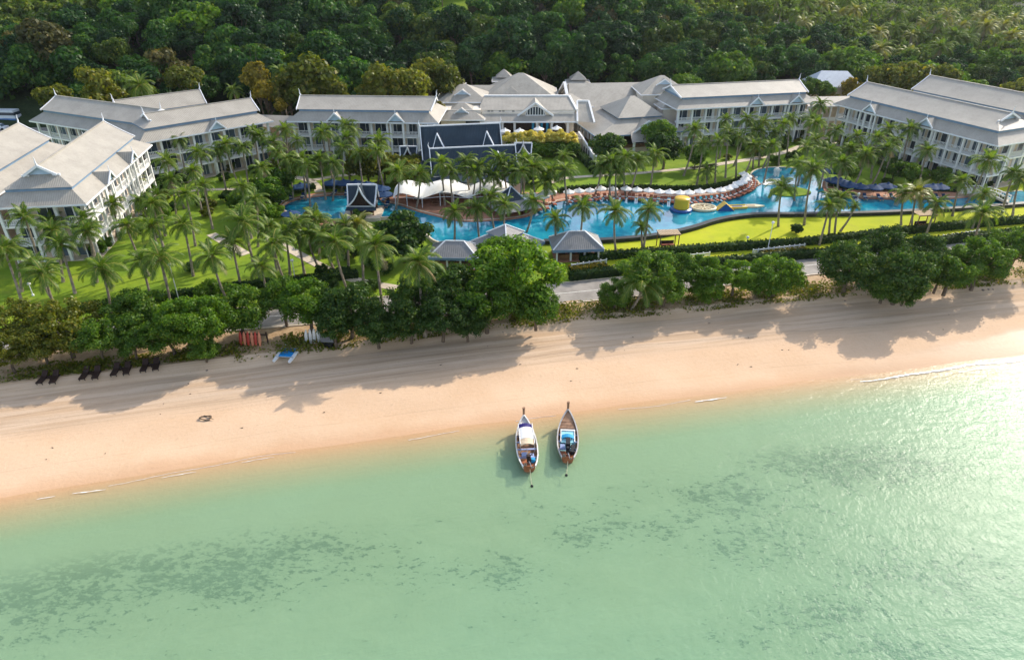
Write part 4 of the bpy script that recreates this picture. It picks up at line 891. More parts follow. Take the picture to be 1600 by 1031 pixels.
def nut_mesh():
    mb = MB(); rs = np.random.RandomState(3)
    for i in range(9):
        a = i*.7; r = .28; mb.tube([(r*math.cos(a), r*math.sin(a), -.42), (r*math.cos(a), r*math.sin(a), -.30), (r*math.cos(a), r*math.sin(a), -.12), (r*math.cos(a)*.9, r*math.sin(a)*.9, 0)], [.04,.13,.12,.03], 5)
    return mb.mesh('coconut_cluster', M['nut'])
NUTS = nut_mesh(); TRK = {}
def palm(x, y, h, label, group=None, s=1.0, kind='palm', fronds=False, z=None):
    z = gz(x,y) if z is None else z
    t = thing('coconut_palm', label, 'palm tree', (x,y,z), 0, group); hk = round(h*2)/2; v = rnd.randrange(4)
    if (hk, v) not in TRK: TRK[hk, v] = palm_trunk(v, hk, *[(.9,.5),(-1.2,.3),(.4,-1.0),(-.3,-.3)][v])
    put('trunk', TRK[hk, v], t); rz = rnd.uniform(0, 6.28)
    if fronds:
        lay = crown_layout(rnd.randrange(9999), 20)
        for k, a, p, sc_ in lay:
            o = put('frond', FR[kind][k], t, (0,0,hk)); o.rotation_euler = (0, p, a+rz); o.scale = (s*sc_,)*3
        for _ in range(rnd.choice((0,1,2,2))):
            o = put('dry_frond', DEAD, t, (0,0,hk-.1)); o.rotation_euler = (0,0,rnd.uniform(0,6.28)); o.scale = (s,)*3
        o = put('coconut_cluster', NUTS, t, (0,0,hk))
    else:
        o = put('crown', rnd.choice(PC[kind]), t, (0,0,hk), rz); o.rotation_euler = (rnd.uniform(-.16,.16), rnd.uniform(-.16,.16), rz); o.scale = (s*rnd.uniform(.82,1.12),)*3
    return t

# ---------------------------------------------------------------- palms where they stand
def grove(lst, tmpl, group, fronds=False, s=1.0, kinds=None, order=0):
    lst = sorted(lst, key=lambda q: q[order])
    for i, q in enumerate(lst):
        x, y, h = q[:3]; sc_ = q[3] if len(q) > 3 else 1.0; kd = 'palmyellow' if len(q) > 4 and q[4] else 'palm'
        palm(x, y, h-.5+rnd.choice((-.6,0,0,.4)), tmpl.format(nth(i)) + (' with yellowing fronds' if kd == 'palmyellow' else ''), group, sc_*s, kd, fronds)
# front of the left lawn, largest in view
grove([(-67.79, 86.73, 8), (-68.80, 92.49, 9), (-63.71, 89.79, 9), (-61.54, 87.40, 8), (-60.19, 79.65, 8), (-57.59, 77.04, 8.5, 1.05), (-58.76, 89.63, 8.5), (-50.43, 77.41, 8.5, 1.15), (-54.21, 91.62, 8), (-48.69, 83.18, 7.5), (-43.45, 78.40, 9, 1.2), (-50.70, 91.62, 8), (-46.54, 92.30, 8.5), (-37.87, 80.16, 9, 1.1), (-36.77, 89.12, 10, 1.2), (-38.75, 88.85, 7.5), (-32.77, 82.47, 7, .9), (-67.03, 84.33, 8)],
      'coconut palm on the left lawn near the beach trees, {} from the left', 'coconut palms on the left lawn', True, .93)
grove([(-73.24, 99.70, 7.5), (-68.45, 96.99, 7), (-62.36, 95.40, 8), (-64.14, 106.24, 6.5), (-56.28, 103.64, 7), (-57.35, 107.68, 7.5), (-68.67, 123.26, 5, .7, 1), (-59.44, 106.34, 7), (-60.69, 120.07, 9, 1.1), (-57.01, 112.74, 8), (-65.52, 136.16, 9), (-56.85, 124.91, 9, 1.05), (-51.29, 111.51, 8.5), (-59.90, 147.05, 9), (-53.99, 130.55, 9), (-55.20, 129.28, 8.5), (-50.97, 130.55, 9), (-43.31, 107.31, 9), (-50.67, 103.51, 8.5), (-39.89, 97.51, 8.5), (-39.65, 102.62, 8.5), (-52.40, 141.68, 9), (-55.30, 117.56, 8.5), (-35.49, 94.90, 7.5)],
      'coconut palm beside the left hotel wings, {} from the left wing', 'coconut palms beside the left wings', False, .90)
grove([(-50.74, 140.14, 9), (-46.12, 142.26, 9.5), (-41.96, 135.20, 9), (-38.15, 124.08, 9), (-37.37, 137.14, 9.5), (-37.98, 143.25, 9), (-35.11, 124.91, 9), (-33.38, 141.25, 10, 1.1), (-32.25, 135.20, 9), (-32.11, 130.17, 8.5), (-32.61, 143.25, 9), (-25.53, 133.27, 9.5, 1.05), (-25.10, 127.98, 8.5), (-44.43, 120.61, 8.5), (-36.51, 120.75, 8), (-40.46, 123.79, 8.5), (-44.16, 128.77, 9), (-32.28, 123.10, 8), (-46.83, 135.68, 9), (-28.63, 128.41, 8.5)],
      'coconut palm before the middle hotel wing, {} from its left corner', 'coconut palms before the middle wing', s=.92)
grove([(-19.86, 118.47, 8), (-16.27, 118.99, 7.5), (-12.54, 121.52, 8), (-10.97, 120.11, 7.5), (-8.30, 123.10, 8), (-5.70, 121.79, 8.5, 1.05), (-2.54, 123.79, 8.5, 1.05), (-1.38, 122.70, 8), (-3.30, 120.62, 7), (2.31, 123.50, 8), (1.68, 118.61, 7.5), (-6.60, 120.88, 7.5), (0.00, 120.88, 7.5), (3.75, 120.88, 7.5)],
      'coconut palm in the row before the front slate hall, {} from the left', 'coconut palms before the slate halls')
grove([(-8.97, 102.71, 6.5, .95), (-5.54, 104.16, 6.5, .95), (-3.46, 105.81, 7.5, .95), (-1.21, 104.16, 6.5, .95), (3.43, 107.66, 6, .9), (6.70, 100.97, 6, .85), (10.97, 102.24, 7.5, .95), (15.40, 98.60, 8, 1.0), (20.90, 100.81, 7.5, .95), (20.25, 101.40, 5, .65)],
      'coconut palm standing at the water edge of the pool, {} from the white canopy', 'coconut palms at the pool edge', True)
grove([(6.88, 121.76, 7), (9.63, 127.63, 8), (9.44, 120.88, 7.5), (17.95, 124.72, 8), (20.63, 125.54, 8), (23.29, 126.79, 8), (27.64, 132.93, 7.5), (16.40, 124.90, 7), (19.04, 124.19, 6.5), (5.93, 120.46, 6)],
      'coconut palm beside the dining hall ramp, {} from the slate halls', 'coconut palms beside the dining hall')
grove([(36.69, 139.66, 9.5), (37.12, 134.25, 9), (38.07, 132.44, 3.5, .95), (40.21, 135.20, 9), (43.47, 139.66, 9.5), (49.04, 146.71, 10), (50.48, 144.32, 9), (46.43, 152.78, 9), (52.25, 146.05, 9.5), (38.55, 171.34, 10), (44.97, 137.62, 8.5), (50.21, 133.77, 9), (56.51, 146.05, 9.5), (60.88, 153.58, 9.5), (53.95, 143.25, 9), (48.07, 137.11, 8)],
      'coconut palm before the right-centre hotel wing, {} from the dining hall', 'coconut palms before the right-centre wing', s=.92)
grove([(64.38, 151.35, 10), (62.87, 144.95, 9.5), (70.59, 162.81, 10), (60.19, 137.63, 9), (66.52, 143.25, 9), (51.73, 122.98, 8.5), (49.52, 111.89, 10, 1.15), (59.65, 123.50, 8), (59.87, 130.17, 8.5), (70.49, 142.14, 8.5), (65.45, 133.36, 8), (56.47, 132.38, 9)],
      'coconut palm left of the white balcony wing, {} from the left', 'coconut palms left of the balcony wing', s=.95)
grove([(66.52, 128.85, 8.5, 1.05), (77.64, 144.32, 9), (81.19, 142.73, 9), (70.48, 129.66, 9, 1.1), (74.58, 135.20, 9), (78.46, 130.17, 8.5), (77.49, 116.22, 7), (84.91, 122.05, 9, 1.15), (78.61, 110.95, 6.5), (87.22, 117.73, 8), (88.83, 117.88, 7.5), (73.13, 139.09, 8.5)],
      'coconut palm in front of the white balcony wing, {} from the left', 'coconut palms before the balcony wing', s=.93)
grove([(44.84, 111.24, 7.5, 1.05), (51.78, 106.85, 6.5, .9), (49.88, 103.87, 6.5, .85), (52.48, 106.34, 7, .9), (66.69, 113.27, 6.5, .9), (67.05, 110.44, 7, 1.05, 1), (69.04, 107.66, 6, .95), (71.91, 100.46, 6.5, 1.15), (56.58, 109.25, 5, .45)],
      'coconut palm on the bright right lawn, {} from the left', 'coconut palms on the right lawn', True)
grove([(-29.43, 98.31, 7), (-31.13, 93.89, 7.5), (-32.08, 86.29, 8, 1.05), (-23.66, 85.75, 8.5, 1.1), (-22.84, 95.94, 7, 1, 1), (-27.65, 94.18, 6.5), (-24.44, 95.69, 6.5), (-21.20, 90.30, 7), (-29.44, 93.20, 6.5), (-32.37, 92.44, 7)],
      'coconut palm below the round pool, {} from the left lawn', 'coconut palms below the round pool', True)
p_ = [(-17.31, 81.02, 9.5), (-11.29, 75.96, 9.5), (17.07, 81.26, 3.8)]
palm(*p_[0], 'tall slim coconut palm rising out of beach trees below the round pool', s=1.15, fronds=True)
palm(*p_[1], 'bushy pale coconut palm rising from dark beach trees beside the big bright tree', s=1.2, fronds=True)
palm(*p_[2], 'drooping young coconut palm leaning over the beach bank beside the road gap', s=1.25, fronds=True)
p_ = [(-84.62, 164.00, 13.70, 1.30), (-65.08, 168.00, 11.53, 1.00), (-54.23, 170.00, 15.46, 1.00)]
palm(*p_[0][:3], 'big pale coconut palm behind the left hotel roofs', s=1.7); palm(*p_[1][:3], 'small lone coconut palm right of the left hotel roofs', s=1.0); palm(*p_[2][:3], 'coconut palm among golden trees behind the left gallery', s=1.1)

# ---------------------------------------------------------------- broadleaf trees one by one
def trees(lst, key, labels, group=None, name='broadleaf_tree', cat='tree'):
    for q, lb in zip(lst, labels): plant_tree(key, q[0], q[1], q[3], lb, group, hc=q[2], name=name, cat=cat)
B_ = 'trees along the top of the beach'
trees([(-58.29, 71.28, 4.2, 4.0), (-52.19, 69.65, 4.6, 5.0), (-54.01, 67.91, 3.4, 3.6), (-57.09, 66.42, 3.2, 3.4)], 'beacholive', ['golden-olive tree above the beach at the left edge of the photo','broad golden-olive tree above the four lounger pairs','low olive tree with open branches just behind the first lounger pair','low olive tree at the far left end of the beach'], B_)
trees([(-48.02, 68.77, 3.4, 3.2), (-44.99, 73.13, 4.4, 4.4), (-40.25, 69.95, 3.4, 3.8), (-33.30, 74.15, 4.2, 4.2), (-36.05, 68.88, 1.6, 2.2), (-28.85, 77.16, 4.4, 3.6), (-44.40, 69.24, 2.6, 2.8)], 'beach', ['small green tree between the golden trees and the loungers','green tree on the road verge above the second lounger pair','leafy green tree directly behind the third lounger pair','green tree spreading above the striped kayaks','low round bush on the beach bank left of the kayaks','green tree beside the hedge behind the blue catamaran','short green tree behind the second lounger pair'], B_)
trees([(-36.06, 70.92, 4.4, 4.2), (-38.69, 70.92, 4.4, 3.8), (-25.16, 75.40, 4.6, 4.4), (-39.48, 81.18, 3.0, 2.4)], 'beachbright', ['bright green tree above the fourth lounger pair','bright green tree between the road and the third lounger pair','bright leafy tree above the upright white boards','small bright tree at the lawn edge beside the hedge'], B_)
trees([(-19.81, 74.10, 4.4, 4.6), (-16.28, 72.28, 3.2, 3.4), (-21.50, 72.28, 3.2, 3.2), (-11.64, 75.40, 4.6, 4.4), (-8.10, 78.51, 4.8, 4.8), (-8.57, 73.95, 3.6, 3.8), (-12.45, 73.43, 3.0, 3.2), (-5.47, 73.78, 2.8, 3.0)], 'beachdark', ['dark dense tree right of the grey beach sign','dark low tree on the bank above the middle of the beach','dark tree directly behind the grey beach sign','dark tree under the bushy pale palm','dark tall tree left of the big bright beach tree','dark low tree under the pale palm near the sand','dark bush at the sand edge below the tall slim palm','dark bush at the foot of the big bright tree'], B_)
trees([(0.41, 80.21, 5.6, 7.0), (-3.18, 76.16, 4.2, 4.4), (3.05, 76.69, 3.2, 3.6), (-1.75, 86.67, 5.4, 4.2)], 'beachbright', ['biggest bright green tree spreading over the sand in the middle','bright tree on the left flank of the biggest beach tree','bright low bough tree on the right flank of the biggest beach tree','bright treetop behind the biggest beach tree by the pool huts'], B_)
trees([(18.11, 83.87, 4.6, 4.8), (13.80, 82.20, 2.2, 2.8), (22.54, 85.97, 4.0, 3.8), (20.47, 82.54, 2.6, 3.4)], 'beach', ['green tree right of the road gap behind the drooping palm','low bush beside the drooping palm at the road gap','green tree in front of the timber swing frame','low green tree on the bank right of the drooping palm'], B_)
trees([(26.23, 85.80, 3.6, 3.6), (30.46, 85.21, 3.4, 3.4), (36.12, 85.21, 3.4, 4.2), (33.55, 84.86, 2.6, 3.0), (26.48, 84.12, 2.0, 2.8)], 'beachbright', ['bright open tree left of the lamp post above the beach','slender bright tree with bare trunk beside the road','round bright bush-like tree left of the second road gap','small bright tree at the left side of the round bright one','bright low bush at the bank beside the slender tree'], B_)
trees([(46.32, 86.33, 4.6, 5.0), (52.27, 84.10, 4.4, 5.2), (53.10, 90.89, 5.2, 4.2), (57.40, 88.45, 4.8, 4.4)], 'beachdark', ['dark big tree right of the second road gap','dark big tree that leans furthest out over the sand','dark treetop behind the leaning tree near the lawn hedge','dark tree right of the leaning tree'], B_)
trees([(50.48, 84.04, 3.0, 3.6), (60.56, 86.58, 4.2, 4.2), (65.44, 88.26, 4.4, 4.4), (72.81, 92.30, 4.6, 4.4), (59.44, 87.07, 3.0, 3.0), (52.92, 83.16, 2.0, 2.8)], 'beach', ['lighter green lower bough tree before the dark leaning tree','green tree second from the right end of the beach row','green tree by the palm near the right end of the beach row','green tree at the right end of the beach row','low green tree under the row at the right','lowest leafy bush at the foot of the leaning tree'], B_)
trees([(-16.50, 96.89, 4.4, 4.8), (32.11, 144.47, 5.0, 4.4), (20.38, 146.70, 4.4, 4.4)], 'dome', ['dark rounded dome-crowned tree between the round pool and the big pool','dark dense tree right of the dining hall','dark round tree at the left front of the dining hall'])
trees([(-43.20, 122.76, 4.2, 3.6), (-43.64, 118.04, 3.4, 3.2), (32.60, 154.71, 5.5, 3.6), (43.06, 172.25, 5.0, 3.2), (38.63, 144.06, 3.5, 2.6), (66.41, 134.45, 3.4, 2.8), (76.64, 135.78, 3.0, 2.6), (78.78, 132.41, 3.0, 2.4), (84.56, 133.52, 2.4, 2.2), (5.75, 135.78, 3.0, 2.2)], 'garden', ['light green tree at the left end of the round pool','feathery green tree beside the round pool deck','green tree behind the dark tree at the dining hall','green tree at the left end of the right-centre wing','garden tree beside the right path','dark leafy garden tree at the blue parasols','garden tree below the balcony wing near its middle','garden tree below the balcony wing right of its middle','small garden tree below the near end of the balcony wing','small garden tree at the path beside the slate halls'])
trees([(-28.69, 134.78, 4.2, 4.2), (-25.45, 135.51, 3.6, 3.6), (-20.91, 131.94, 3.4, 3.4), (-20.53, 136.82, 3.6, 3.2), (-44.81, 131.94, 3.4, 3.0)], 'olive', ['brownish dense tree behind the round pool','olive tree next to the brownish tree behind the round pool','olive tree left of the little Thai gable','rust-tinted tree below the little Thai gable','olive shrub tree behind the left blue parasols'])
trees([(-43.54, 116.88, 3.8, 4.0), (-44.04, 111.06, 3.0, 2.6), (-43.19, 123.50, 4.2, 3.4), (-48.64, 117.96, 2.6, 2.2), (-41.07, 112.68, 2.4, 2.2), (-70.74, 126.40, 2.4, 2.2), (-65.37, 117.65, 2.0, 1.9), (-61.81, 115.91, 1.8, 1.7), (-64.47, 99.33, 1.6, 1.6), (-64.19, 101.58, 1.4, 1.3)], 'gardenbright', ['tall feathery bright green tree left of the round pool','bright bushy tree on the left lawn below the feathery tree','bright leafy tree at the left end of the round pool deck','bright shrub on the left lawn near the feathery tree','bright shrub beside the pale lawn path','bright tree against the sunlit balconies of the left wing','bright shrub at the foot of the left wing','bright low shrub right of the left wing','yellow-green shrub at the left wing corner','small yellow-green shrub beside the left wing corner'], 'bright shrubs of the left lawn')
H_ = 'garden trees behind the hotel roofs'
trees([(-47.28, 168.00, 13.53, 7.00), (-52.57, 168.00, 12.10, 5.00), (-30.98, 168.00, 12.96, 5.50), (-23.11, 168.00, 12.68, 6.00), (-41.42, 167.00, 11.15, 4.00), (-94.27, 163.00, 12.77, 6.00), (-135.48, 200.00, 6.03, 5.50), (-111.34, 174.00, 9.17, 4.20), (-16.23, 175.00, 12.85, 5.00), (-20.88, 180.00, 13.78, 4.60), (-77.95, 172.00, 13.39, 4.40)], 'olive', ['big brown-green tree behind the left end of the middle wing','olive tree beside the big brown-green tree','light olive tree behind the middle wing','wide olive tree behind the right end of the middle wing','pale round tree behind the middle wing roof','brown-topped tree behind the far left wing','golden-brown tree behind the parked bus','yellowish tree right of the parked bus','tall olive tree left of the lobby turret','tall tree between olive trees by the lobby','olive tree behind the rearmost left roof'], H_)
trees([(-58.97, 168.00, 14.67, 4.00), (-56.72, 165.00, 12.11, 3.60), (-52.23, 160.00, 10.03, 1.80), (-16.74, 163.00, 8.82, 1.80), (89.52, 190.00, 7.93, 3.00), (84.01, 188.00, 6.37, 2.00)], 'gold', ['golden tree above the left gallery','golden lower tree behind the left gallery','small golden shrub at the left gallery end','small golden shrub between middle wing and lobby','golden-brown tree beside the blue-grey house','golden shrub before the blue-grey house'], H_)
trees([(98.03, 190.00, 10.19, 5.20), (103.73, 190.00, 10.19, 6.00), (111.81, 188.00, 9.91, 5.60), (121.24, 172.00, 9.27, 5.00)], 'olive', ['orange-brown round tree behind the balcony wing','big orange-brown round tree left of the plain rear roof','tree with orange top behind the plain rear roof','pale olive tree at the right edge behind the rear roof'], H_)
trees([(98.39, 214.00, 9.49, 7.50), (77.89, 190.00, 8.58, 3.40), (82.06, 189.00, 7.79, 2.80), (117.98, 184.00, 8.44, 4.20), (57.01, 194.00, 12.07, 6.00), (44.52, 186.00, 9.64, 4.00)], 'garden', ['bright flat-topped dome tree behind the blue-grey house','dark small tree left of the blue-grey house','dark small tree in front of the blue-grey house','green tree behind the plain rear roof','light green tree behind the right-centre wing','green tree behind the lobby pavilion'], H_)
TREES['bloom'] = [(make_crown(500, M['l_flower'], 2.2, 1.5, 14, 2600, .28, up=.8)[0], make_trunk(np.array([[.6,0,0,1],[-.6,.2,0,1],[0,.6,0,1]]), 1.6, .08, 5, 3), 1.6, 2.2)]
for i in range(7): plant_tree('bloom', -.6+2.25*i, 155.6-(.4 if i % 2 else 0), 2.1, 'pale yellow flowering shrub below the lobby terrace, %s from the slate hall' % nth(i), 'yellow flowering shrubs below the terrace', hc=3.7+.25*(i % 3), name='flowering_shrub', cat='shrub')
for i in range(6): plant_tree('garden', .4+2.6*i, 153.9, 2.2, 'green shrub under the yellow flowers below the terrace, %s from the slate hall' % nth(i), 'green shrubs under the yellow flowers', hc=1.9, name='shrub', cat='shrub')

TREES['shrub'] = [(make_crown(600+i, M[m], 1.6, 1.2, 14, 1500, .24, up=.5, cr=(.2,.4))[0], make_trunk(np.array([[.5,0,.2,1],[-.5,.2,.2,1],[0,.5,.2,1]]), 1.0, .05, 5+i, 3), 1.0, 1.6) for i, m in enumerate(('l_green','l_bright','l_dark','l_olive','l_hedge','l_green'))]
sr = random.Random(12)
for quad, n, where_, grp in (([(-82.20, 156.51), (-55.19, 160.78), (-41.70, 119.18), (-62.72, 114.40)], 34, 'between the palms of the left garden', 'shrubs of the left garden'), ([(-57.36, 163.00), (-24.37, 164.69), (-19.36, 135.71), (-49.00, 139.91)], 26, 'in the garden before the middle wing', 'shrubs before the middle wing'),
        ([(-41.44, 114.40), (-17.92, 114.40), (-18.87, 92.34), (-35.96, 99.29)], 26, 'in the garden below the round pool', 'shrubs below the round pool'), ([(47.74, 180.09), (83.67, 183.47), (71.26, 149.01), (45.73, 147.58)], 24, 'in the garden before the right-centre wing', 'shrubs before the right-centre wing'),
        ([(80.07, 170.57), (87.03, 144.34), (97.36, 134.50), (91.66, 131.33), (80.51, 142.10), (74.33, 156.51)], 26, 'along the foot of the balcony wing', 'shrubs at the foot of the balcony wing'), ([(-21.58, 142.99), (8.23, 145.71), (8.92, 133.69), (0.00, 132.90), (-18.07, 135.71)], 18, 'beside the slate halls and canopy', 'shrubs beside the slate halls'),
        ([(-75.59, 117.56), (-72.93, 135.71), (-67.36, 126.09), (-68.85, 109.93)], 12, 'at the foot of the near left wing', 'shrubs at the foot of the near left wing')):
    xs_ = [q[0] for q in quad]; ys_ = [q[1] for q in quad]; got = []; tries = 0
    while len(got) < n and tries < 3000:
        tries += 1; x, y = sr.uniform(min(xs_), max(xs_)), sr.uniform(min(ys_), max(ys_))
        if inside((x,y), quad) and not inside((x,y), POOLS) and min([1e9]+[math.hypot(x-a, y-b) for a, b in got]) > 1.6 and min(math.hypot(x-a, y-b) for p, w in PATHS for a, b in smooth_line(p, 3)) > 1.5: got.append((x, y))
    for i, (x, y) in enumerate(sorted(got)): plant_tree('shrub', x, y, sr.uniform(.9,2.0), 'leafy shrub %s, %s from the left' % (where_, nth(i)), grp, name='shrub', cat='shrub')
# ---------------------------------------------------------------- hedges
def hedge(label, pts, w, h, z=2.0, m='l_hedge', dens=70):
    pts = smooth_line(pts, 2); C = []; N = []; rs = np.random.RandomState(abs(hash(label)) % 9999 if False else len(label)*37)
    for a, b in zip(pts[:-1], pts[1:]):
        a = np.array(a); b = np.array(b); L = np.linalg.norm(b-a); d = (b-a)/L; nn = np.array([-d[1], d[0]]); k = int(L*dens)+1
        t = rs.rand(k,1); f = rs.choice(3, k, p=[.4,.3,.3]); lat = np.where(f == 0, rs.uniform(-w/2,w/2,k), np.where(f == 1, -w/2, w/2)); zz = np.where(f == 0, h, rs.uniform(0,h,k))
        lat = lat+rs.normal(0,.05,k); C.append(np.concatenate([a+(b-a)*t+nn*lat[:,None], (z+zz+rs.normal(0,.05,k))[:,None]], 1))
        nx = np.where(f == 0, 0, np.where(f == 1, -1, 1))[:,None]*nn; N.append(np.concatenate([nx, np.where(f == 0, 1.0, .2)[:,None]], 1)+rs.normal(0,.35,(k,3)))
    C = np.concatenate(C); me = leaf_mesh('hedge', C, np.concatenate(N), .26*rs.uniform(.6,1.4,len(C)), M[m], 1.3, 3)
    o = put('hedge', me); tag(o, label, 'hedge'); c = ribbon('inner_growth', pts, w*.8, z+h*.9, M['l_hedge'], h*.9); c.parent = o; return o
hedge('clipped dark hedge along the lawn edge right of the hip-roofed hut', [(10.33, 97.35), (15.89, 98.55), (24.12, 100.03), (33.56, 101.53), (41.01, 102.56), (51.06, 104.66), (64.23, 108.22), (76.55, 111.09), (90.33, 113.79)], 1.3, 1.1)
hedge('long dark hedge on the road verge right of the big bright tree', [(8.37, 90.62), (15.12, 92.56), (24.03, 94.57), (34.16, 96.41), (48.95, 99.29), (61.38, 102.30), (86.71, 108.22)], 1.3, 1.2)
hedge('dark hedge between the left lawn and the road', [(-58.18, 81.07), (-54.38, 82.34), (-47.58, 84.58), (-41.39, 86.92), (-34.81, 88.94), (-27.78, 90.19), (-22.56, 91.90)], 1.2, 1.0)
hedge('low hedge around the left parasols of the round pool', [(-43.08, 127.21), (-41.65, 128.70), (-39.97, 129.84), (-38.52, 131.00)], 1.0, .9, 2.3)
hedge('low hedge behind the round pool right of the pale path', [(-37.02, 131.00), (-33.85, 131.39), (-28.77, 131.00), (-25.08, 129.84)], 1.0, .9, 2.3)
hedge('long low hedge behind the row of white pool parasols', [(8.83, 127.95), (12.38, 129.46), (18.67, 130.23), (26.07, 129.84), (32.12, 129.08), (38.48, 129.84), (44.44, 133.37), (47.67, 137.48)], .9, 1.0, 2.3)
hedge('dark hedge behind the navy parasols on the right pool deck', [(62.25, 132.17), (64.71, 130.23), (70.41, 129.08), (79.25, 129.46), (86.05, 128.33)], .9, 1.0, 2.3)
hedge('flower-yellow low border in front of the white railing by the road', [(8.62, 94.12), (12.54, 95.02), (14.33, 95.48)], 1.2, .45, 2.0, 'l_gold', 60)
hedge('yellow low border in front of the long railing above the beach', [(38.71, 99.78), (42.29, 100.27), (46.68, 101.28)], 1.4, .45, 2.0, 'l_gold', 60)
hedge('low curved hedge beside the pale path on the left lawn', [(-27.72, 91.90), (-25.94, 92.34), (-23.95, 93.22)], 1.2, .9)
hedge('clipped hedge below the lobby terrace lawn', [(14.57, 156.51), (16.07, 149.01), (17.35, 141.22)], 1.6, 1.4)
for q, lb in zip([(-27.94, 92.39, .6), (-25.24, 87.53, .7), (-19.37, 87.53, .8), (-21.48, 86.72, .7), (47.70, 108.68, .5), (90.35, 123.51, .9), (74.41, 133.34, .9), (55.55, 152.96, 1.0), (-47.51, 93.49, .5)], ['clipped round bush beside the left lawn path','clipped square bush near the garden chairs','clipped bush under the tall slim palm','round bush left of the tall slim palm','tiny round bush on the right lawn','clipped bush beside the white footbridge at right','round clipped bush at the navy parasols','dark clipped bush on the right path','small bush on the left lawn']):
    plant_tree('dome', q[0], q[1], 1.2, lb, 'clipped garden bushes', hc=.9, name='clipped_bush', cat='bush')

# ---------------------------------------------------------------- the wooded hill
FP = []
for o in list(bpy.data.objects):
    if o.parent is None and o.get('category') == 'building' and o.name.split('.')[0] in ('hotel_wing','covered_gallery','dining_hall'):
        FP.append((o.location.x, o.location.y, o.rotation_euler.z, *( (18.5,10.5) if o.name.startswith('hotel') else (9,5))))
def blocked(x, y):
    for cx, cy, a, l, w in FP:
        dx, dy = x-cx, y-cy; u = dx*math.cos(a)+dy*math.sin(a); v = -dx*math.sin(a)+dy*math.cos(a)
        if abs(u) < l+3 and abs(v) < w+2: return True
    if abs(x-91.5) < 11 and y < 206: return True
    if x < -110 and y < 190.5: return True
    return -24 < x < 48 and y < 199
def ridge_y(x): return float(np.interp(x, [-400,-110,-60,0,45,80,110,400],[172,170,172,186,184,184,188,200]))
def in_view(x, y, z, m=12):
    yy = y*math.cos(R(30))-(z-46)*math.sin(R(30)); up = y*math.sin(R(30))+(z-46)*math.cos(R(30))
    return abs(x) < yy*.74+m and -yy*.48-m < up < yy*.478+m+6
def clearing(x, y): return ((x+15.5)/14)**2 + ((y-259)/21)**2 < 1
fr_ = random.Random(5); cand = []
y = 170.0
while y < 480:
    step = 6.6 if y < 300 else 9.5
    x = -260.0
    while x < 330:
        px_, py_ = x+fr_.uniform(-.45,.45)*step*1.25, y+fr_.uniform(-.45,.45)*step
        if py_ > ridge_y(px_)+7 and not blocked(px_, py_) and not clearing(px_, py_):
            z = gz(px_, py_)
            if in_view(px_, py_, z+8): cand.append((px_, py_, z))
        x += step*1.22
    y += step
grove_zone = lambda x, y: 92 < x < 190 and 222 < y < 330
palms_far = []; bro = []
for c in cand:
    d = math.hypot(c[0], c[1], c[2]-46)
    if grove_zone(c[0], c[1]) and fr_.random() < .62 and len(palms_far) < 62: palms_far.append(c)
    else: bro.append((d, c))
bro.sort(); print('forest candidates', len(bro), 'palms', len(palms_far))
ZN = [(320,'behind the far left wings'),(470,'behind the left gallery'),(680,'behind the middle wing'),(900,'behind the lobby'),(1060,'behind the long hall'),(1290,'behind the right-centre wing'),(1430,'behind the blue-grey house'),(9999,'behind the plain rear roof')]
SEEN = {}
def where(x, y, z, what):
    dp = y*math.cos(R(30))-(z-46)*math.sin(R(30)); up_ = y*math.sin(R(30))+(z-46)*math.cos(R(30)); u = 800+1081*x/dp; v = 515-1081*up_/dp
    zn = next(n for lim, n in ZN if u < lim); row = max(0, int((150-v)/16)); k = (what, zn, row); SEEN[k] = SEEN.get(k, -1)+1
    return '%s %s, row %s up, %s from left' % (what, zn, nth(row), nth(SEEN[k]))
FL = {'f_dark':'dark green forest tree','f_green':'round green forest tree','f_olive':'olive forest tree','f_brown':'brownish forest tree','f_tall':'tall forest tree','f_bright':'bright leafy forest tree'}
for i, (d, (x, y, z)) in enumerate(sorted(bro[:300], key=lambda b: b[1][0]/b[1][1])):
    left = x < 60
    k = fr_.choices(['f_dark','f_green','f_olive','f_brown','f_tall','f_bright'], [.38,.30,.10,.04,.12,.06] if left else [.20,.30,.26,.05,.10,.09])[0]
    zone = 'hillside behind the hotel' if left else 'valley right of the hill'
    plant_tree(k, x, y, fr_.choice((fr_.uniform(3.6,5.4), fr_.uniform(4.8,8.6)))*(1.0 if k != 'f_tall' else .8), where(x, y, z+8, FL[k]), FL[k].replace('tree','trees')+' on the wooded '+zone, hc=fr_.uniform(5.2,10.5), name='forest_tree', cat='tree', z=z-.3)
for i, (x, y) in enumerate(((-24,262),(-19,270),(-10,266),(-6,258),(-14,276))):
    plant_tree('f_tall', x, y, 2.2+.3*i, 'slim tree standing in the grassy hillside clearing, %s from the left' % nth(i if i < 3 else i), 'slim trees in the hillside clearing', hc=7.5, name='forest_tree', z=gz(x,y))
for i, (x, y, z) in enumerate(sorted(palms_far, key=lambda b: b[0]/b[1])):
    palm(x, y, fr_.uniform(9,13), where(x, y, z+10, 'far coconut palm'), 'coconut palms in the far plantation', 1.4*fr_.uniform(.8,1.2), kind=fr_.choice(('palm','palm','palmyellow')), z=z)
# what lies farther off reads as one mass
C = []; N = []; rs = np.random.RandomState(8)
for d, (x, y, z) in bro[300:]:
    n = 620 if d < 330 else 320; Rr = fr_.uniform(4,6.4); c, nn, _ = crown_points(fr_.randrange(10**6), Rr, Rr*.85, 12, n, up=.5); C.append(c+np.array([x,y,z+fr_.uniform(5,9)])); N.append(nn)
if C:
    C = np.concatenate(C); N = np.concatenate(N); tag(put('far_forest', leaf_mesh('far_forest', C, N, rs.uniform(.5,1.2,len(C)), M['lf_olive'], 1.4, 4)), kind='stuff')
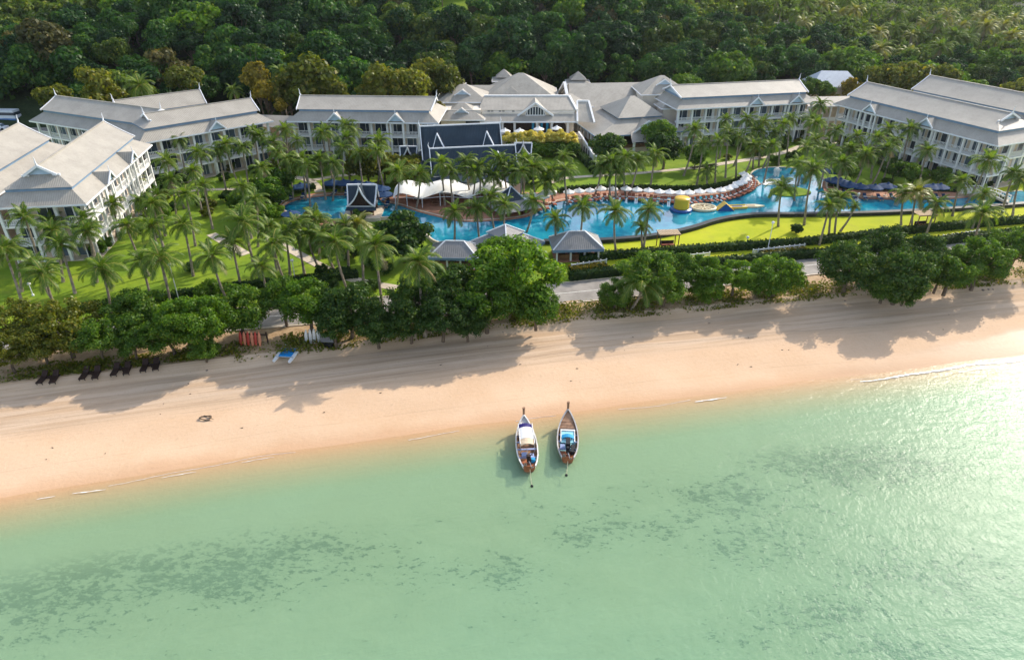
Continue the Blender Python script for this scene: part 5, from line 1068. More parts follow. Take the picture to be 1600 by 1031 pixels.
# undergrowth that fills the ground between the trunks
n = 46000; X = rs.uniform(-230,270,n*3); Yy = rs.uniform(168,380,n*3)
keep = np.array([yy > ridge_y(xx)-4 and not blocked(xx, yy) and not clearing(xx, yy) for xx, yy in zip(X, Yy)]); X = X[keep][:n]; Yy = Yy[keep][:n]
lump = .5+.5*np.sin(X*.55+np.sin(Yy*.4))*np.cos(Yy*.5+X*.2)
Cc = np.stack([X, Yy, 2.0+hill(X, Yy)+rs.uniform(.2,1.0,len(X))+lump*2.2], 1); Nn = rs.normal(size=(len(X),3))*.6+np.array([0,-.3,1])
tag(put('undergrowth', leaf_mesh('undergrowth', Cc, Nn, rs.uniform(.7,1.6,len(X)), M['l_dark'], 1.4, 6)), kind='stuff')
# ground plants on the bank above the sand
n = 46000; X = rs.uniform(-75,100,n); V = rs.uniform(-.9,3.2,n); V = np.where((X < -33) & (V < .3), V+1.2, V); pat = .5+.5*np.sin(X*.35)*np.sin(X*.13+2)+.25*np.sin(X*1.1); k = rs.rand(n) < np.clip(pat*1.2, .10, .95); X = X[k]; V = V[k]
Cc = np.stack([X, bty(X)+V, 1.75+.18*np.clip(V,-1,1)+rs.uniform(0,.5,len(X))*(.4+1.3*np.clip(.5+.5*np.sin(X*.9+np.sin(X*.37)*2),0,1))], 1)
tag(put('bank_undergrowth', leaf_mesh('bank_undergrowth', Cc, rs.normal(size=(len(X),3))*.7+np.array([0,-.3,.8]), rs.uniform(.12,.30,len(X)), M['l_olive'], 1.5, 7)), kind='stuff')
mb = MB(); 
for i in range(150):
    x = rs.uniform(-70,95); v = rs.uniform(-1.3,.2); r = rs.uniform(.08,.26); yb = float(bty(x))+v; zc = 1.45+.3*v+.2
    mb.lathe([(.02,zc-r*.6),(r,zc-r*.2),(r*.9,zc+r*.3),(.02,zc+r*.6)], 5, x, yb)
tag(mb.build('bank_rocks', M['stone']), kind='stuff')

# ---------------------------------------------------------------- small things
def parasol_mesh(m, r=1.35, h=2.5):
    top = MB(); n = 8; z0 = h-.55
    for i in range(n):
        a, b = 2*math.pi*i/n, 2*math.pi*(i+1)/n; top.poly([(r*math.cos(a),r*math.sin(a),z0),(r*math.cos(b),r*math.sin(b),z0),(.12*math.cos(b),.12*math.sin(b),h),(.12*math.cos(a),.12*math.sin(a),h)])
        top.poly([(r*math.cos(a),r*math.sin(a),z0),(r*math.cos(a),r*math.sin(a),z0-.16),(r*math.cos(b),r*math.sin(b),z0-.16),(r*math.cos(b),r*math.sin(b),z0)])
    top.lathe([(.3,h-.06),(.16,h+.12),(.02,h+.2)], 8)
    pole = MB(); pole.tube([(0,0,0),(0,0,h-.05)], .035, 6); base = MB(); base.lathe([(.32,0),(.32,.09),(.06,.12)], 10)
    return top.mesh('canopy', m), pole.mesh('pole', M['wood']), base.mesh('base', M['coping'])
PW = parasol_mesh(M['cloth'], 1.35); PN = parasol_mesh(M['navy'], 1.7, 2.4)
def parasol(x, y, z, P, label, group, s=1.0):
    t = thing('parasol', label, 'parasol', (x,y,z), rnd.uniform(0,.7), group); t.scale = (s,s,s)
    put('canopy', P[0], t); put('pole', P[1], t); put('base', P[2], t); return t
def lounger_meshes(fm, mm):
    f = MB(); f.box(-.33,-.95,.24,.33,.95,.31)
    for x in (-.29,.29):
        for y in (-.8,.75): f.box(x-.035,y-.035,0,x+.035,y+.035,.24)
    s = MB(); s.box(-.31,-.93,.31,.31,.35,.40); b = MB(); b.poly([(-.31,.33,.34),(.31,.33,.34),(.31,.98,.78),(-.31,.98,.78)]); b.poly([(-.31,.30,.42),(.31,.30,.42),(.31,.95,.86),(-.31,.95,.86)]); b.poly([(-.31,.95,.86),(.31,.95,.86),(.31,.98,.78),(-.31,.98,.78)]); b.poly([(-.31,.3,.42),(-.31,.95,.86),(-.31,.98,.78),(-.31,.33,.34)]); b.poly([(.31,.3,.42),(.31,.33,.34),(.31,.98,.78),(.31,.95,.86)])
    w = MB(); w.box(-.3,.02,.405,.3,.26,.50)
    return f.mesh('frame', fm), s.mesh('seat', mm), b.mesh('backrest', mm), w.mesh('towel', M['cloth'])
LB = lounger_meshes(M['wood'], M['brick']); LD = lounger_meshes(M['black'], M['darkwood']); LN = lounger_meshes(M['teak'], M['navy'])
def lounger(x, y, z, rz, S, label, group, towel=True):
    t = thing('sun_lounger', label, 'sun lounger', (x,y,z), rz, group)
    put('frame', S[0], t); put('seat', S[1], t); put('backrest', S[2], t)
    if towel: put('towel', S[3], t)
    return t
WP = [(10.52, 123.57), (12.47, 124.31), (14.52, 124.68), (16.63, 125.42), (18.90, 125.42), (21.41, 125.42), (23.39, 125.05), (25.47, 124.68), (27.36, 123.94), (29.18, 123.57), (31.00, 123.21), (32.65, 123.21), (34.82, 123.94), (36.93, 124.31), (39.02, 125.05), (40.76, 126.17), (42.04, 127.31), (43.21, 128.47), (44.41, 129.65), (45.49, 131.24), (46.34, 133.29), (46.20, 134.96)]
for i, (x, y) in enumerate(WP):
    parasol(x, y, 2.53, PW, 'white parasol in the row along the far pool deck, %s from the left end' % nth(i), 'white parasols along the far pool deck', rnd.uniform(.74,.84))
    a, b = WP[max(i-1,0)], WP[min(i+1,len(WP)-1)]; d = Vector((b[0]-a[0], b[1]-a[1])).normalized(); n = Vector((d.y,-d.x)); rz = math.atan2(-n.x, n.y)+math.pi
    for j, s in enumerate((-.62,.62)):
        p = Vector((x,y))+d*s+n*1.3; lounger(p.x, p.y, 2.53, rz+math.pi+math.pi, LB, 'brown %s lounger with white towel under the %s white parasol of the far deck' % (('left','right')[j], nth(i)), 'brown loungers under the white parasols')
for i, (x, y) in enumerate([(1.48, 118.30), (2.75, 118.98), (4.02, 119.33), (5.42, 120.02), (6.79, 122.13)]):
    parasol(x, y, 2.53, PW, 'white parasol in the cluster beside the pale pyramid roof, %s from the left' % nth(i), 'white parasols beside the pyramid roof', 1.1)
    lounger(x+.9, y-1.2, 2.53, .2, LB, 'brown lounger beside the %s clustered white parasol near the pyramid roof' % nth(i), 'brown loungers beside the pyramid roof')
for i, (x, y) in enumerate([(-1.58, 157.41), (1.73, 157.41), (6.11, 159.16), (10.21, 159.76)]):
    parasol(x, y, 5.0, PW, 'white parasol on the lobby terrace, %s from the left' % nth(i), 'white parasols on the lobby terrace', .95)
for i, (x, y) in enumerate([(-42.88, 123.44), (-41.62, 125.28), (-39.67, 126.03), (-34.21, 127.93), (-31.89, 127.93), (-29.70, 127.93), (-27.42, 126.78), (-25.84, 126.03), (-24.22, 124.91), (-23.22, 121.65), (-37.64, 111.76)]):
    parasol(x, y, 2.53, PN, 'navy parasol at the round pool, %s from the left path of the deck' % nth(i), 'navy parasols round the left pool', rnd.uniform(.9,1.05))
    if i not in (10,): lounger(x+.5, y-1.6, 2.53, rnd.uniform(-.3,.3), LN, 'navy lounger under the %s navy parasol at the round pool' % nth(i), 'navy loungers round the left pool')
for i, (x, y) in enumerate([(63.26, 135.19), (61.82, 129.09), (62.60, 128.31), (63.51, 126.40), (65.39, 126.03), (67.99, 125.65), (70.56, 126.03), (78.78, 125.65), (80.22, 125.65)]):
    parasol(x, y, 2.53, PN, 'navy parasol on the right pool deck, %s from the left' % nth(i), 'navy parasols on the right pool deck', rnd.uniform(.95,1.1))
    lounger(x+.5, y-1.8, 2.53, rnd.uniform(-.3,.3), LN, 'navy lounger under the %s navy parasol of the right pool deck' % nth(i), 'navy loungers on the right pool deck')

# white tensile canopy over the pool terrace
def tent():
    r = thing('tensile_canopy', 'white stretched canopy on slim posts over the terrace between the pools', 'canopy', (0,0,0))
    a = (-20.88, 120.49); b = (-1.16, 119.15); L = b[0]-a[0]; nu, nv = 60, 14; mb = MB(); g = []
    for i in range(nu+1):
        u = i/nu; row = []
        ph = u*2.55; arch = abs(math.cos(math.pi*(ph-.12)))**1.3
        for j in range(nv+1):
            v = j/nv; y = a[1]-.6+7.2*v + .8*u; edge = 1.75+.75*arch + .25*v
            z = 2.5+edge+(.62+.22*math.sin(u*7))*math.sin(math.pi*v)**.9*(.45+.55*arch)
            if u < .08: z -= (1-u/.08)**2*.8
            row.append((a[0]-.6+(L+1.4)*u, y + (arch-.6)*.9*(1-v), z))
        g.append(row)
    for i in range(nu):
        for j in range(nv): mb.poly([g[i][j], g[i+1][j], g[i+1][j+1], g[i][j+1]])
    bm = bmesh.new(); me = mb.mesh('membrane', M['cloth'], True); bm.from_mesh(me); bmesh.ops.remove_doubles(bm, verts=bm.verts, dist=.001); bm.to_mesh(me); bm.free(); put('membrane', me, r)
    for u in (0.02,.13,.26,.40,.52,.66,.80,.97):
        i = int(u*nu); 
        for j in (0, nv):
            p = g[i][j]; q = MB(); q.tube([(p[0],p[1],2.5),(p[0],p[1],p[2])], .07, 6); q.build('post', M['trim'], r)
    rail = MB(); 
    for i in range(0, nu, 2): rail.beam((g[i][0][0],g[i][0][1]+.05,min(g[i][0][2],4.2)), (g[i+2][0][0],g[i+2][0][1]+.05,min(g[i+2][0][2],4.2)), .08, .08)
    rail.build('edge_cable', M['trim'], r)
    for u in (.0,.23,.62,1.0):
        i = int(u*nu); q = MB()
        for j in range(nv): q.beam(Vector(g[i][j])+Vector((0,0,.03)), Vector(g[i][j+1])+Vector((0,0,.03)), .07, .07)
        q.build('arch_rib', M['white'], r)
tent()
for i, (x, y) in enumerate([(-18.79, 121.51), (-16.95, 120.83), (-13.93, 119.81), (-10.15, 118.81), (-7.48, 118.49), (-5.05, 118.16)]):
    t = thing('dining_table', 'brown terrace table with benches under the white canopy, %s from the left' % nth(i), 'table', (x,y+1.5,2.53), .1*i, 'terrace tables under the white canopy')
    q = MB(); q.box(-.9,-.4,.70,.9,.4,.76); q.build('top', M['wood'], t); q = MB(); q.box(-.7,-.06,0,-.6,.06,.7); q.box(.6,-.06,0,.7,.06,.7); q.build('trestle', M['wood'], t)
    for s in (-1,1): q = MB(); q.box(-.85,s*.75-.15,.40,.85,s*.75+.15,.46); q.box(-.7,s*.75-.05,0,-.6,s*.75+.05,.4); q.box(.6,s*.75-.05,0,.7,s*.75+.05,.4); q.build('bench', M['wood'], t)
# pyramid roof at the pool bar, and its pale flared neighbour
def pyramid(name, label, x, y, z, hw, h, m, rz, flare=0, fm=None, wall=2.2):
    r = thing(name, label, 'pavilion', (x,y,z), rz); mb = MB(); frustum(mb, rect_ring(hw,hw,wall), rect_ring(.05,.05,wall+h)); roof_obj(mb, 'roof', M[m], r)
    hp = MB()
    for q in rect_ring(hw,hw,wall): hp.beam((q[0],q[1],q[2]+.05),(0,0,wall+h+.05),.14,.14)
    hp.build('hip_trim', M['trim'], r)
    if flare: mb = MB(); frustum(mb, rect_ring(hw+flare,hw+flare,wall-flare*.42), rect_ring(hw-.1,hw-.1,wall+.1)); roof_obj(mb, 'skirt_roof', M[fm or m], r)
    cm = MB().box(-.1,-.1,0,.1,.1,wall).mesh('post', M['wood'])
    for q in rect_ring(hw-.25,hw-.25,0): put('post', cm, r, q)
    q = MB(); q.box(-hw*.6,-hw*.6,0,hw*.6,hw*.6,1.1); q.build('bar_counter', M['brick'], r); return r
q = (-0.22, 7.17); pyramid('pool_bar', 'steep dark pyramid roof with white hips and pale flared skirt at the canopy end', q[0], 118, 2.53, 1.9, 2.2, 'slate', R(28), 2.3, 'hutroof', 2.3)
# shore-side pool huts
def hut(label, c, L, W, ze, zr, ridge, rz, colsx=4, wallm='brick', open_=True, name='pool_hut', m='hutroof'):
    r = thing(name, label, 'hut', (c[0],c[1],2.0), rz); hip_block(r, (0,0), L, W, ze, zr, ridge=ridge, m=M[m], fascia=False)
    f = MB(); rr_ = rect_ring(L,W,ze-.2)
    for i in range(4): f.beam(rr_[i], rr_[(i+1)%4], .1, .42)
    f.build('eave_fascia', M['bluetrim'], r)
    hp = MB()
    for i, q in enumerate(rect_ring(L,W,ze)): hp.beam((q[0],q[1],ze+.04),((ridge if i in (1,2) else -ridge),0,zr+.04),.16,.14)
    hp.beam((-ridge,0,zr+.04),(ridge+.01,0,zr+.04),.16,.14); hp.build('hip_trim', M['trim'], r)
    fl = MB(); fl.box(-L+.4,-W+.4,0,L-.4,W-.4,.14); fl.build('floor', M['terr'], r)
    cm = MB().box(-.13,-.13,.1,.13,.13,ze-.2).mesh('column', M['white'])
    for y in (-W+.7, W-.7):
        for i in range(colsx): put('column', cm, r, (-L+.7+(2*L-1.4)*i/(colsx-1), y, 0))
    w = MB(); w.box(-L+.9,W*.1,.1,L-2.2,W-.9,ze-.3); w.build('back_wall', M[wallm], r)
    for i in range(3):
        q = MB(); q.box(-L+1.3+i*1.5,W*.1-.06,.2,-L+2.3+i*1.5,W*.1-.02,2.1); q.build('doorway', M['darkwood'], r)
    cn = MB(); cn.box(-L+1.2,-W+1.0,.1,L-2.5,-W+1.3,1.0); cn.build('counter', M['wood'], r); return r
hut('open hip-roofed hut with white columns and brick-red inside by the lawn', (9.9,99.3), 3.9, 2.7, 2.2, 4.1, 1.25, R(4))
hut('hip-roofed hut half hidden by dark trees left of the two-tier hut', (-8.6,96.4), 3.7, 2.6, 2.1, 3.7, 1.4, R(-3), wallm='cream')
hc = thing('tiered_hut', 'hut with two-tier pyramid roof rising behind the biggest bright tree', 'hut', (-1.0,99.0,2.0), R(48))
hip_block(hc, (0,0), 2.1, 2.1, 4.1, 5.3, m=M['hutroof'], fascia=False); sb = MB(); frustum(sb, rect_ring(1.9,1.9,3.7), rect_ring(1.9,1.9,4.12)); sb.build('roof_step', M['bluetrim'], hc)
mb = MB(); frustum(mb, rect_ring(4.3,4.3,2.4), rect_ring(1.85,1.85,3.8)); roof_obj(mb, 'skirt_roof', M['hutroof'], hc)
hp = MB(); 
for a, b in zip(rect_ring(4.3,4.3,2.44), rect_ring(1.85,1.85,3.84)): hp.beam(a, b, .16, .14)
for a in rect_ring(2.1,2.1,4.14): hp.beam(a, (0,0,5.34), .16, .14)
hp.build('hip_trim', M['trim'], hc); f = MB(); rr_ = rect_ring(4.3,4.3,2.2)
for i in range(4): f.beam(rr_[i], rr_[(i+1)%4], .1, .4)
f.build('eave_fascia', M['bluetrim'], hc); w = MB(); w.box(-3,-3,0,3,3,2.4); w.build('wall', M['cream'], hc)
cm = MB().box(-.12,-.12,0,.12,.12,2.2).mesh('column', M['white'])
for q in rect_ring(3.9,3.9,0): put('column', cm, hc, q)
# timber swing frames on the lawn
def frame_(label, x, y, rz):
    t = thing('swing_frame', label, 'swing frame', (x,y,2.0), rz)
    p = MB().box(-.06,-.06,0,.06,.06,2.5).mesh('post', M['wood'])
    for a in (-1.5,1.5):
        for b in (-.9,.9): put('post', p, t, (a,b,0))
    q = MB(); q.box(-1.7,-1.1,2.5,1.7,-.98,2.62); q.box(-1.7,.98,2.5,1.7,1.1,2.62)
    q.build('beam', M['wood'], t)
    s = MB().box(-.07,-1.1,2.62,.07,1.1,2.68).mesh('roof_slat', M['teak'])
    for i in range(15): put('roof_slat', s, t, (-1.6+i*.2286,0,0))
    q = MB(); q.box(-1.1,-.4,.45,1.1,.35,.55); q.box(-1.1,.3,.55,1.1,.38,1.1); q.build('swing_seat', M['darkwood'], t)
    q = MB(); 
    for a in (-1.0,1.0): q.beam((a,0,.55),(a,0,2.5),.03,.03)
    q.build('hanger', M['steel'], t)
    c = MB(); c.box(-1.0,-.38,.55,1.0,.25,.66); c.build('cushion', M['brick'], t)
frame_('timber swing frame with slatted top on the lawn in front of the big pool', *(24.81, 102.56), R(4)); frame_('timber swing frame with dark cushions at the lawn edge near the yellow palm', *(69.77, 111.09), R(8))
# garden chairs on the left lawn
for i, (x, y) in enumerate([(-31.00, 89.77), (-29.73, 90.19)]):
    t = thing('garden_chair', ('brown garden chair beside the slim white post on the left lawn','brown garden chair right of its twin on the left lawn')[i], 'chair', (x,y,2.0), .3*i, 'brown garden chairs on the left lawn')
    q = MB(); q.box(-.35,-.35,.36,.35,.35,.44); q.build('seat', M['brick'], t); q = MB(); q.box(-.35,.28,.44,.35,.36,1.05); q.build('backrest', M['brick'], t)
    l = MB().box(-.04,-.04,0,.04,.04,.36).mesh('leg', M['wood'])
    for a in (-.3,.3):
        for b in (-.3,.3): put('leg', l, t, (a,b,0))
    for a in (-.36,.36): q = MB(); q.box(a-.04,-.35,.6,a+.04,.3,.66); q.build('armrest', M['brick'], t)
# lamp posts
def lamp(label, x, y, h, z=2.0):
    t = thing('street_lamp', label, 'lamp post', (x,y,z), 0, 'white globe lamps of the garden'); q = MB(); q.tube([(0,0,0),(0,0,h)], [.07,.045], 6); q.build('pole', M['trim'], t)
    q = MB(); q.lathe([(.16,0),(.16,.2),(.08,.3)], 8); q.build('base', M['trim'], t); g = MB(); g.lathe([(.02,h),(.18,h+.08),(.25,h+.24),(.18,h+.40),(.02,h+.48)], 10); g.build('lamp_globe', M['white'], t, True)
lp = [(40.41, 101.03), (37.75, 103.34), (-31.24, 89.98), (-45.66, 84.20), (-66.60, 85.74), (61.97, 119.18), (17.54, 142.99), (47.00, 129.80), (45.77, 129.42), (0.70, 119.52)]
for (x, y), h, lb in zip(lp, (4.6,1.2,3.2,5.2,1.6,3,3,2.6,2.6,3), ['tall white globe lamp post above the long railing on the right lawn','short white globe lamp near the hedge on the right lawn','white lamp post beside two brown garden chairs','tall lamp post on the left lawn by the hedge','short white lamp at the left end of the lawn','white lamp post on the right lawn by the pool edge','white lamp post on the terrace lawn','slim white pool light at the deck tip near the pool steps','slim white pool light left of its twin at the deck tip','white lamp post beside the pyramid roof']): lamp(lb, x, y, h)
# low white railings along the road
def railing(label, A, B):
    A = Vector((*A,2.0)); B = Vector((*B,2.0)); d = B-A; n = max(3, int(d.length/.9)); t = thing('railing', label, 'railing', A, math.atan2(d.y,d.x), 'low white railings above the road'); L = d.length
    q = MB(); q.box(0,-.05,.55,L,.05,.72); q.build('top_rail', M['white'], t); q = MB(); q.box(0,-.04,.18,L,.04,.30); q.build('bottom_rail', M['white'], t)
    p = MB().box(-.08,-.08,0,.08,.08,.85).mesh('post', M['white'])
    for i in range(n+1): put('post', p, t, (L*i/n,0,0))
railing('low white railing right of the open hut', (8.94, 94.57), (14.35, 96.41)); railing('low white railing under the tall globe lamp', (37.78, 100.03), (46.65, 102.30)); railing('low white railing by the palm at the right end of the road', (70.74, 106.00), (77.93, 108.22)); railing('low white railing left of the second bright bush row', (27.55, 98.31), (30.71, 99.04))

# inflatable play course in the pool
def at_pool(px): return px
I0 = (30.39, 117.51); I1 = (34.51, 118.49); I2 = (38.31, 118.49); I3 = (40.78, 119.48); I4 = (43.76, 120.15)
t = thing('inflatable_tower', 'round yellow inflatable tower with blue base floating in the big pool', 'inflatable', (I0[0],I0[1]+1.0,2.46)); q = MB(); q.lathe([(0,.35),(1.35,.35),(1.42,.6),(1.30,1.2),(1.30,1.9),(1.38,2.15),(1.30,2.3),(0,2.3)], 24); q.build('drum', M['yellow'], t, True); q = MB(); q.lathe([(0,-.1),(1.85,-.1),(2.0,.15),(1.85,.42),(0,.42)], 24); q.build('base', M['blue'], t, True)
t = thing('inflatable_water_ring', 'flat yellow inflatable wheel with spokes floating beside the yellow tower', 'inflatable', (I1[0],I1[1]+.6,2.46))
q = MB(); n = 28
for i in range(n):
    a, b = 2*math.pi*i/n, 2*math.pi*(i+1)/n; q.tube([(2.15*math.cos(a),1.6*math.sin(a),.2),(2.15*math.cos(b),1.6*math.sin(b),.2)], .30, 6, False)
q.build('ring', M['palevinyl'], t, True)
for i in range(5): q = MB(); a = math.pi*i/5; q.tube([(-1.95*math.cos(a),-1.4*math.sin(a),.22),(1.95*math.cos(a),1.4*math.sin(a),.22)], .15, 6); q.build('spoke', M['palevinyl'], t)
q = MB(); q.lathe([(0,.05),(2.0,.05)], 24); q.v = [(x,y*.75,z) for x,y,z in q.v]; q.build('floor_panel', M['orange'], t)
t = thing('inflatable_ramp', 'peaked inflatable ramp with blue side and yellow slope in the big pool', 'inflatable', (I2[0],I2[1]+.3,2.46)); q = MB(); q.poly([(-1.6,-.8,0),(-1.6,.8,0),(-.1,.8,1.35),(-.1,-.8,1.35)][::-1]); q.poly([(1.6,-.8,0),(1.6,.8,0),(-.1,.8,1.35),(-.1,-.8,1.35)]); q.build('slope', M['yellow'], t); q = MB(); q.poly([(-1.6,-.82,-.1),(1.6,-.82,-.1),(-.1,-.82,1.3)]); q.poly([(-1.6,.82,-.1),(1.6,.82,-.1),(-.1,.82,1.3)][::-1]); q.build('side_panel', M['blue'], t)
t = thing('inflatable_runway', 'long flat cream inflatable runway right of the peaked ramp', 'inflatable', (I3[0],I3[1],2.46), R(4)); q = MB(); q.box(-1.5,-.6,-.05,1.6,.6,.28); q.build('raft', M['palevinyl'], t); q = MB(); q.box(-.9,-.35,.28,.9,.35,.33); q.build('mat_panel', M['blue'], t); q = MB(); q.tube([(-1.5,-.6,.3),(1.6,-.6,.3)], .16, 6); q.tube([(-1.5,.6,.3),(1.6,.6,.3)], .16, 6); q.build('side_tube', M['yellow'], t)
t = thing('inflatable_slide', 'pointed cream inflatable end piece at the right end of the pool course', 'inflatable', (I4[0],I4[1],2.46), R(2)); q = MB(); q.poly([(-1.6,-.6,.3),(.6,-.7,.3),(2.2,0,.25),(.6,.7,.3),(-1.6,.6,.3)]); q.poly([(-1.6,-.6,-.1),(.6,-.7,-.1),(.6,-.7,.3),(-1.6,-.6,.3)]); q.poly([(.6,-.7,-.1),(2.2,0,-.1),(2.2,0,.25),(.6,-.7,.3)]); q.build('raft', M['palevinyl'], t); q = MB(); q.box(-1.2,-.35,.3,.3,.35,.36); q.build('mat_panel', M['teak'], t)
# white footbridge / slide at the right and the white elephant fountain in the upper pool
q = (88.19, 124.66); t = thing('footbridge', 'white arched footbridge over the pool beneath the near end of the balcony wing', 'bridge', (q[0],q[1],2.5), R(-38)); mb = MB(); P = [(-4.2+8.4*i/10, .25+.9*math.sin(math.pi*i/10)) for i in range(11)]
for (x0,z0),(x1,z1) in zip(P[:-1],P[1:]): mb.poly([(x0,-.9,z0),(x1,-.9,z1),(x1,.9,z1),(x0,.9,z0)]); mb.poly([(x0,-.9,z0-.35),(x1,-.9,z1-.35),(x1,-.9,z1),(x0,-.9,z0)]); mb.poly([(x0,.9,z0),(x1,.9,z1),(x1,.9,z1-.35),(x0,.9,z0-.35)])
mb.build('deck', M['coping'], t)
for s in (-.95,.95):
    mb = MB()
    for (x0,z0),(x1,z1) in zip(P[:-1],P[1:]): mb.beam((x0,s,z0+.85),(x1,s,z1+.85),.14,.14); mb.beam((x0,s,z0+.08),(x1,s,z1+.08),.12,.12)
    for x0, z0 in P: mb.beam((x0,s,z0),(x0,s,z0+.9),.1,.1); mb.beam((x0+.4,s,z0),(x0+.4,s,z0+.9),.06,.06)
    mb.build('balustrade', M['white'], t)
q = (54.08, 138.32); t = thing('fountain_statue', 'small white animal statue spouting in the upper round pool', 'statue', (q[0],q[1]+.2,2.46), R(-100)); mb = MB()
mb.tube([(-.75,0,.95),(-.6,0,1.0),(-.2,0,1.1),(.3,0,1.12),(.6,0,1.0),(.7,0,.95)], [.1,.5,.62,.6,.45,.15], 10); mb.build('body', M['white'], t, True)
mb = MB(); mb.tube([(.55,0,1.35),(.75,0,1.5),(1.0,0,1.5),(1.15,0,1.4)], [.15,.38,.36,.15], 10); mb.tube([(1.1,0,1.4),(1.35,0,1.2),(1.5,0,1.35),(1.65,0,1.75)], [.17,.12,.09,.06], 7); mb.build('head', M['white'], t, True)
for s in (-1,1): mb = MB(); mb.poly([(.75,s*.3,1.65),(.55,s*.75,1.6),(.6,s*.7,1.15),(.8,s*.32,1.2)]); mb.build('ear', M['white'], t)
lg = MB().tube([(0,0,0),(0,0,.9)], [.2,.17], 8).mesh('leg', M['white'])
for a in (-.45,.45):
    for b in (-.28,.28): put('leg', lg, t, (a,b,0))

# the bus, a parked car, the blue-grey house and utility poles behind the hotel
q = (-133.72, 184.99); t = thing('parked_bus', 'white and blue coach parked beside the far left hotel wing', 'bus', (q[0]-1.0,q[1],2.3), R(-4)); mb = MB(); mb.box(-5.6,-1.25,.45,5.6,1.25,2.0); mb.box(-5.5,-1.2,2.75,5.5,1.2,3.25); mb.build('body', M['buswhite'], t); mb = MB(); mb.box(-5.55,-1.22,2.0,5.55,1.22,2.75); mb.build('window_band', M['glass'], t); mb = MB(); mb.box(-5.62,-1.27,.8,5.62,1.27,1.25); mb.build('stripe', M['busblue'], t)
wm = MB().tube([(0,-.14,0),(0,.14,0)], .48, 14).mesh('wheel', M['black'])
for a in (-3.6,3.4):
    for b in (-1.2,1.2): put('wheel', wm, t, (a,b,.48))
mb = MB(); mb.box(-3,-.6,3.25,-.5,.6,3.45); mb.build('air_conditioner', M['buswhite'], t)
tag(sheet('car_park', [(-150,172),(-112,172),(-108,196),(-150,196)], 2.30, M['road'], 1.2), kind='structure')
q = (-127.60, 176.90); t = thing('parked_car', 'small white car parked in front of the coach', 'car', (q[0]-2,q[1],2.3), R(3)); mb = MB(); mb.box(-2.0,-.85,.35,2.0,.85,.9); mb.poly([(-1.9,-.8,.9),(1.2,-.8,.9),(.8,-.7,1.45),(-1.5,-.7,1.45)]); mb.poly([(-1.9,.8,.9),(1.2,.8,.9),(.8,.7,1.45),(-1.5,.7,1.45)][::-1]); mb.poly([(-1.5,-.7,1.45),(.8,-.7,1.45),(.8,.7,1.45),(-1.5,.7,1.45)]); mb.build('body', M['buswhite'], t); mb = MB(); mb.poly([(1.2,-.8,.9),(1.2,.8,.9),(.8,.7,1.45),(.8,-.7,1.45)]); mb.poly([(-1.9,-.8,.9),(-1.5,-.7,1.45),(-1.5,.7,1.45),(-1.9,.8,.9)]); mb.build('windscreen', M['glass'], t)
wm = MB().tube([(0,-.1,0),(0,.1,0)], .32, 12).mesh('wheel', M['black'])
for a in (-1.25,1.25):
    for b in (-.8,.8): put('wheel', wm, t, (a,b,.32))
q = ((87.21, 11.60)[0], 191.0); t = thing('service_house', 'blue-grey hip-roofed house at the forest edge behind the hotel wings', 'house', (q[0],q[1]+6,(87.21, 11.60)[1]-5.3), R(-6)); hip_block(t, (0,0), 6.6, 5.2, 3.6, 6.8, ridge=3.4, m=M['blueroof'], wall='cream', zw=-4)
for px_, py_, h, lb in ((1201,118,10,'utility pole with cross-arm at the forest edge behind the right-centre wing'),(1346,128,9,'plain utility pole right of the blue-grey house'),(1598,140,11,'utility pole at the right edge of the photo'),(1150,100,9,'slim pale pole standing in the forest behind the lobby')):
    from_ = {1201:(89.90, 254.45),1346:(117.24, 242.62),1598:(163.08, 229.68),1150:(63.66, 235.99)}[px_]; t = thing('utility_pole', lb, 'pole', (*from_, gz(*from_))); q = MB(); q.tube([(0,0,0),(0,0,h)], [.16,.11], 6); q.build('pole', M['coping'], t); q = MB(); q.box(-.9,-.06,h-.8,.9,.06,h-.65); q.build('cross_arm', M['coping'], t)

# ---------------------------------------------------------------- on the beach
def bz(x, y):
    v = (y-float(shy(x)))/(float(bty(x)-shy(x)))*17.0; return float(beach_z(np.array(x), np.array(v), y))
PR = [(-52.37, 64.98), (-48.12, 65.89), (-44.98, 66.68), (-42.00, 67.48)]
for i, (x, y) in enumerate(PR):
    rz = R(8+2*i)
    for j, s in enumerate((-.62,.62)):
        px_, py_ = x+s*math.cos(rz), y+s*math.sin(rz); lounger(px_, py_, bz(px_,py_)+.01, rz+R((-4,3)[j]), LD, 'dark %s-hand lounger of the %s pair of beach loungers from the left' % (('left','right')[j], nth(i)), 'dark loungers on the beach', False)
    t = thing('side_table', 'small dark table between the %s pair of beach loungers from the left' % nth(i), 'side table', (x+.05,y+.15,bz(x,y)), rz, 'dark tables between the beach loungers'); q = MB(); q.box(-.27,-.27,.34,.27,.27,.40); q.build('top', M['darkwood'], t); q = MB(); q.box(-.06,-.06,0,.06,.06,.34); q.build('leg', M['black'], t)
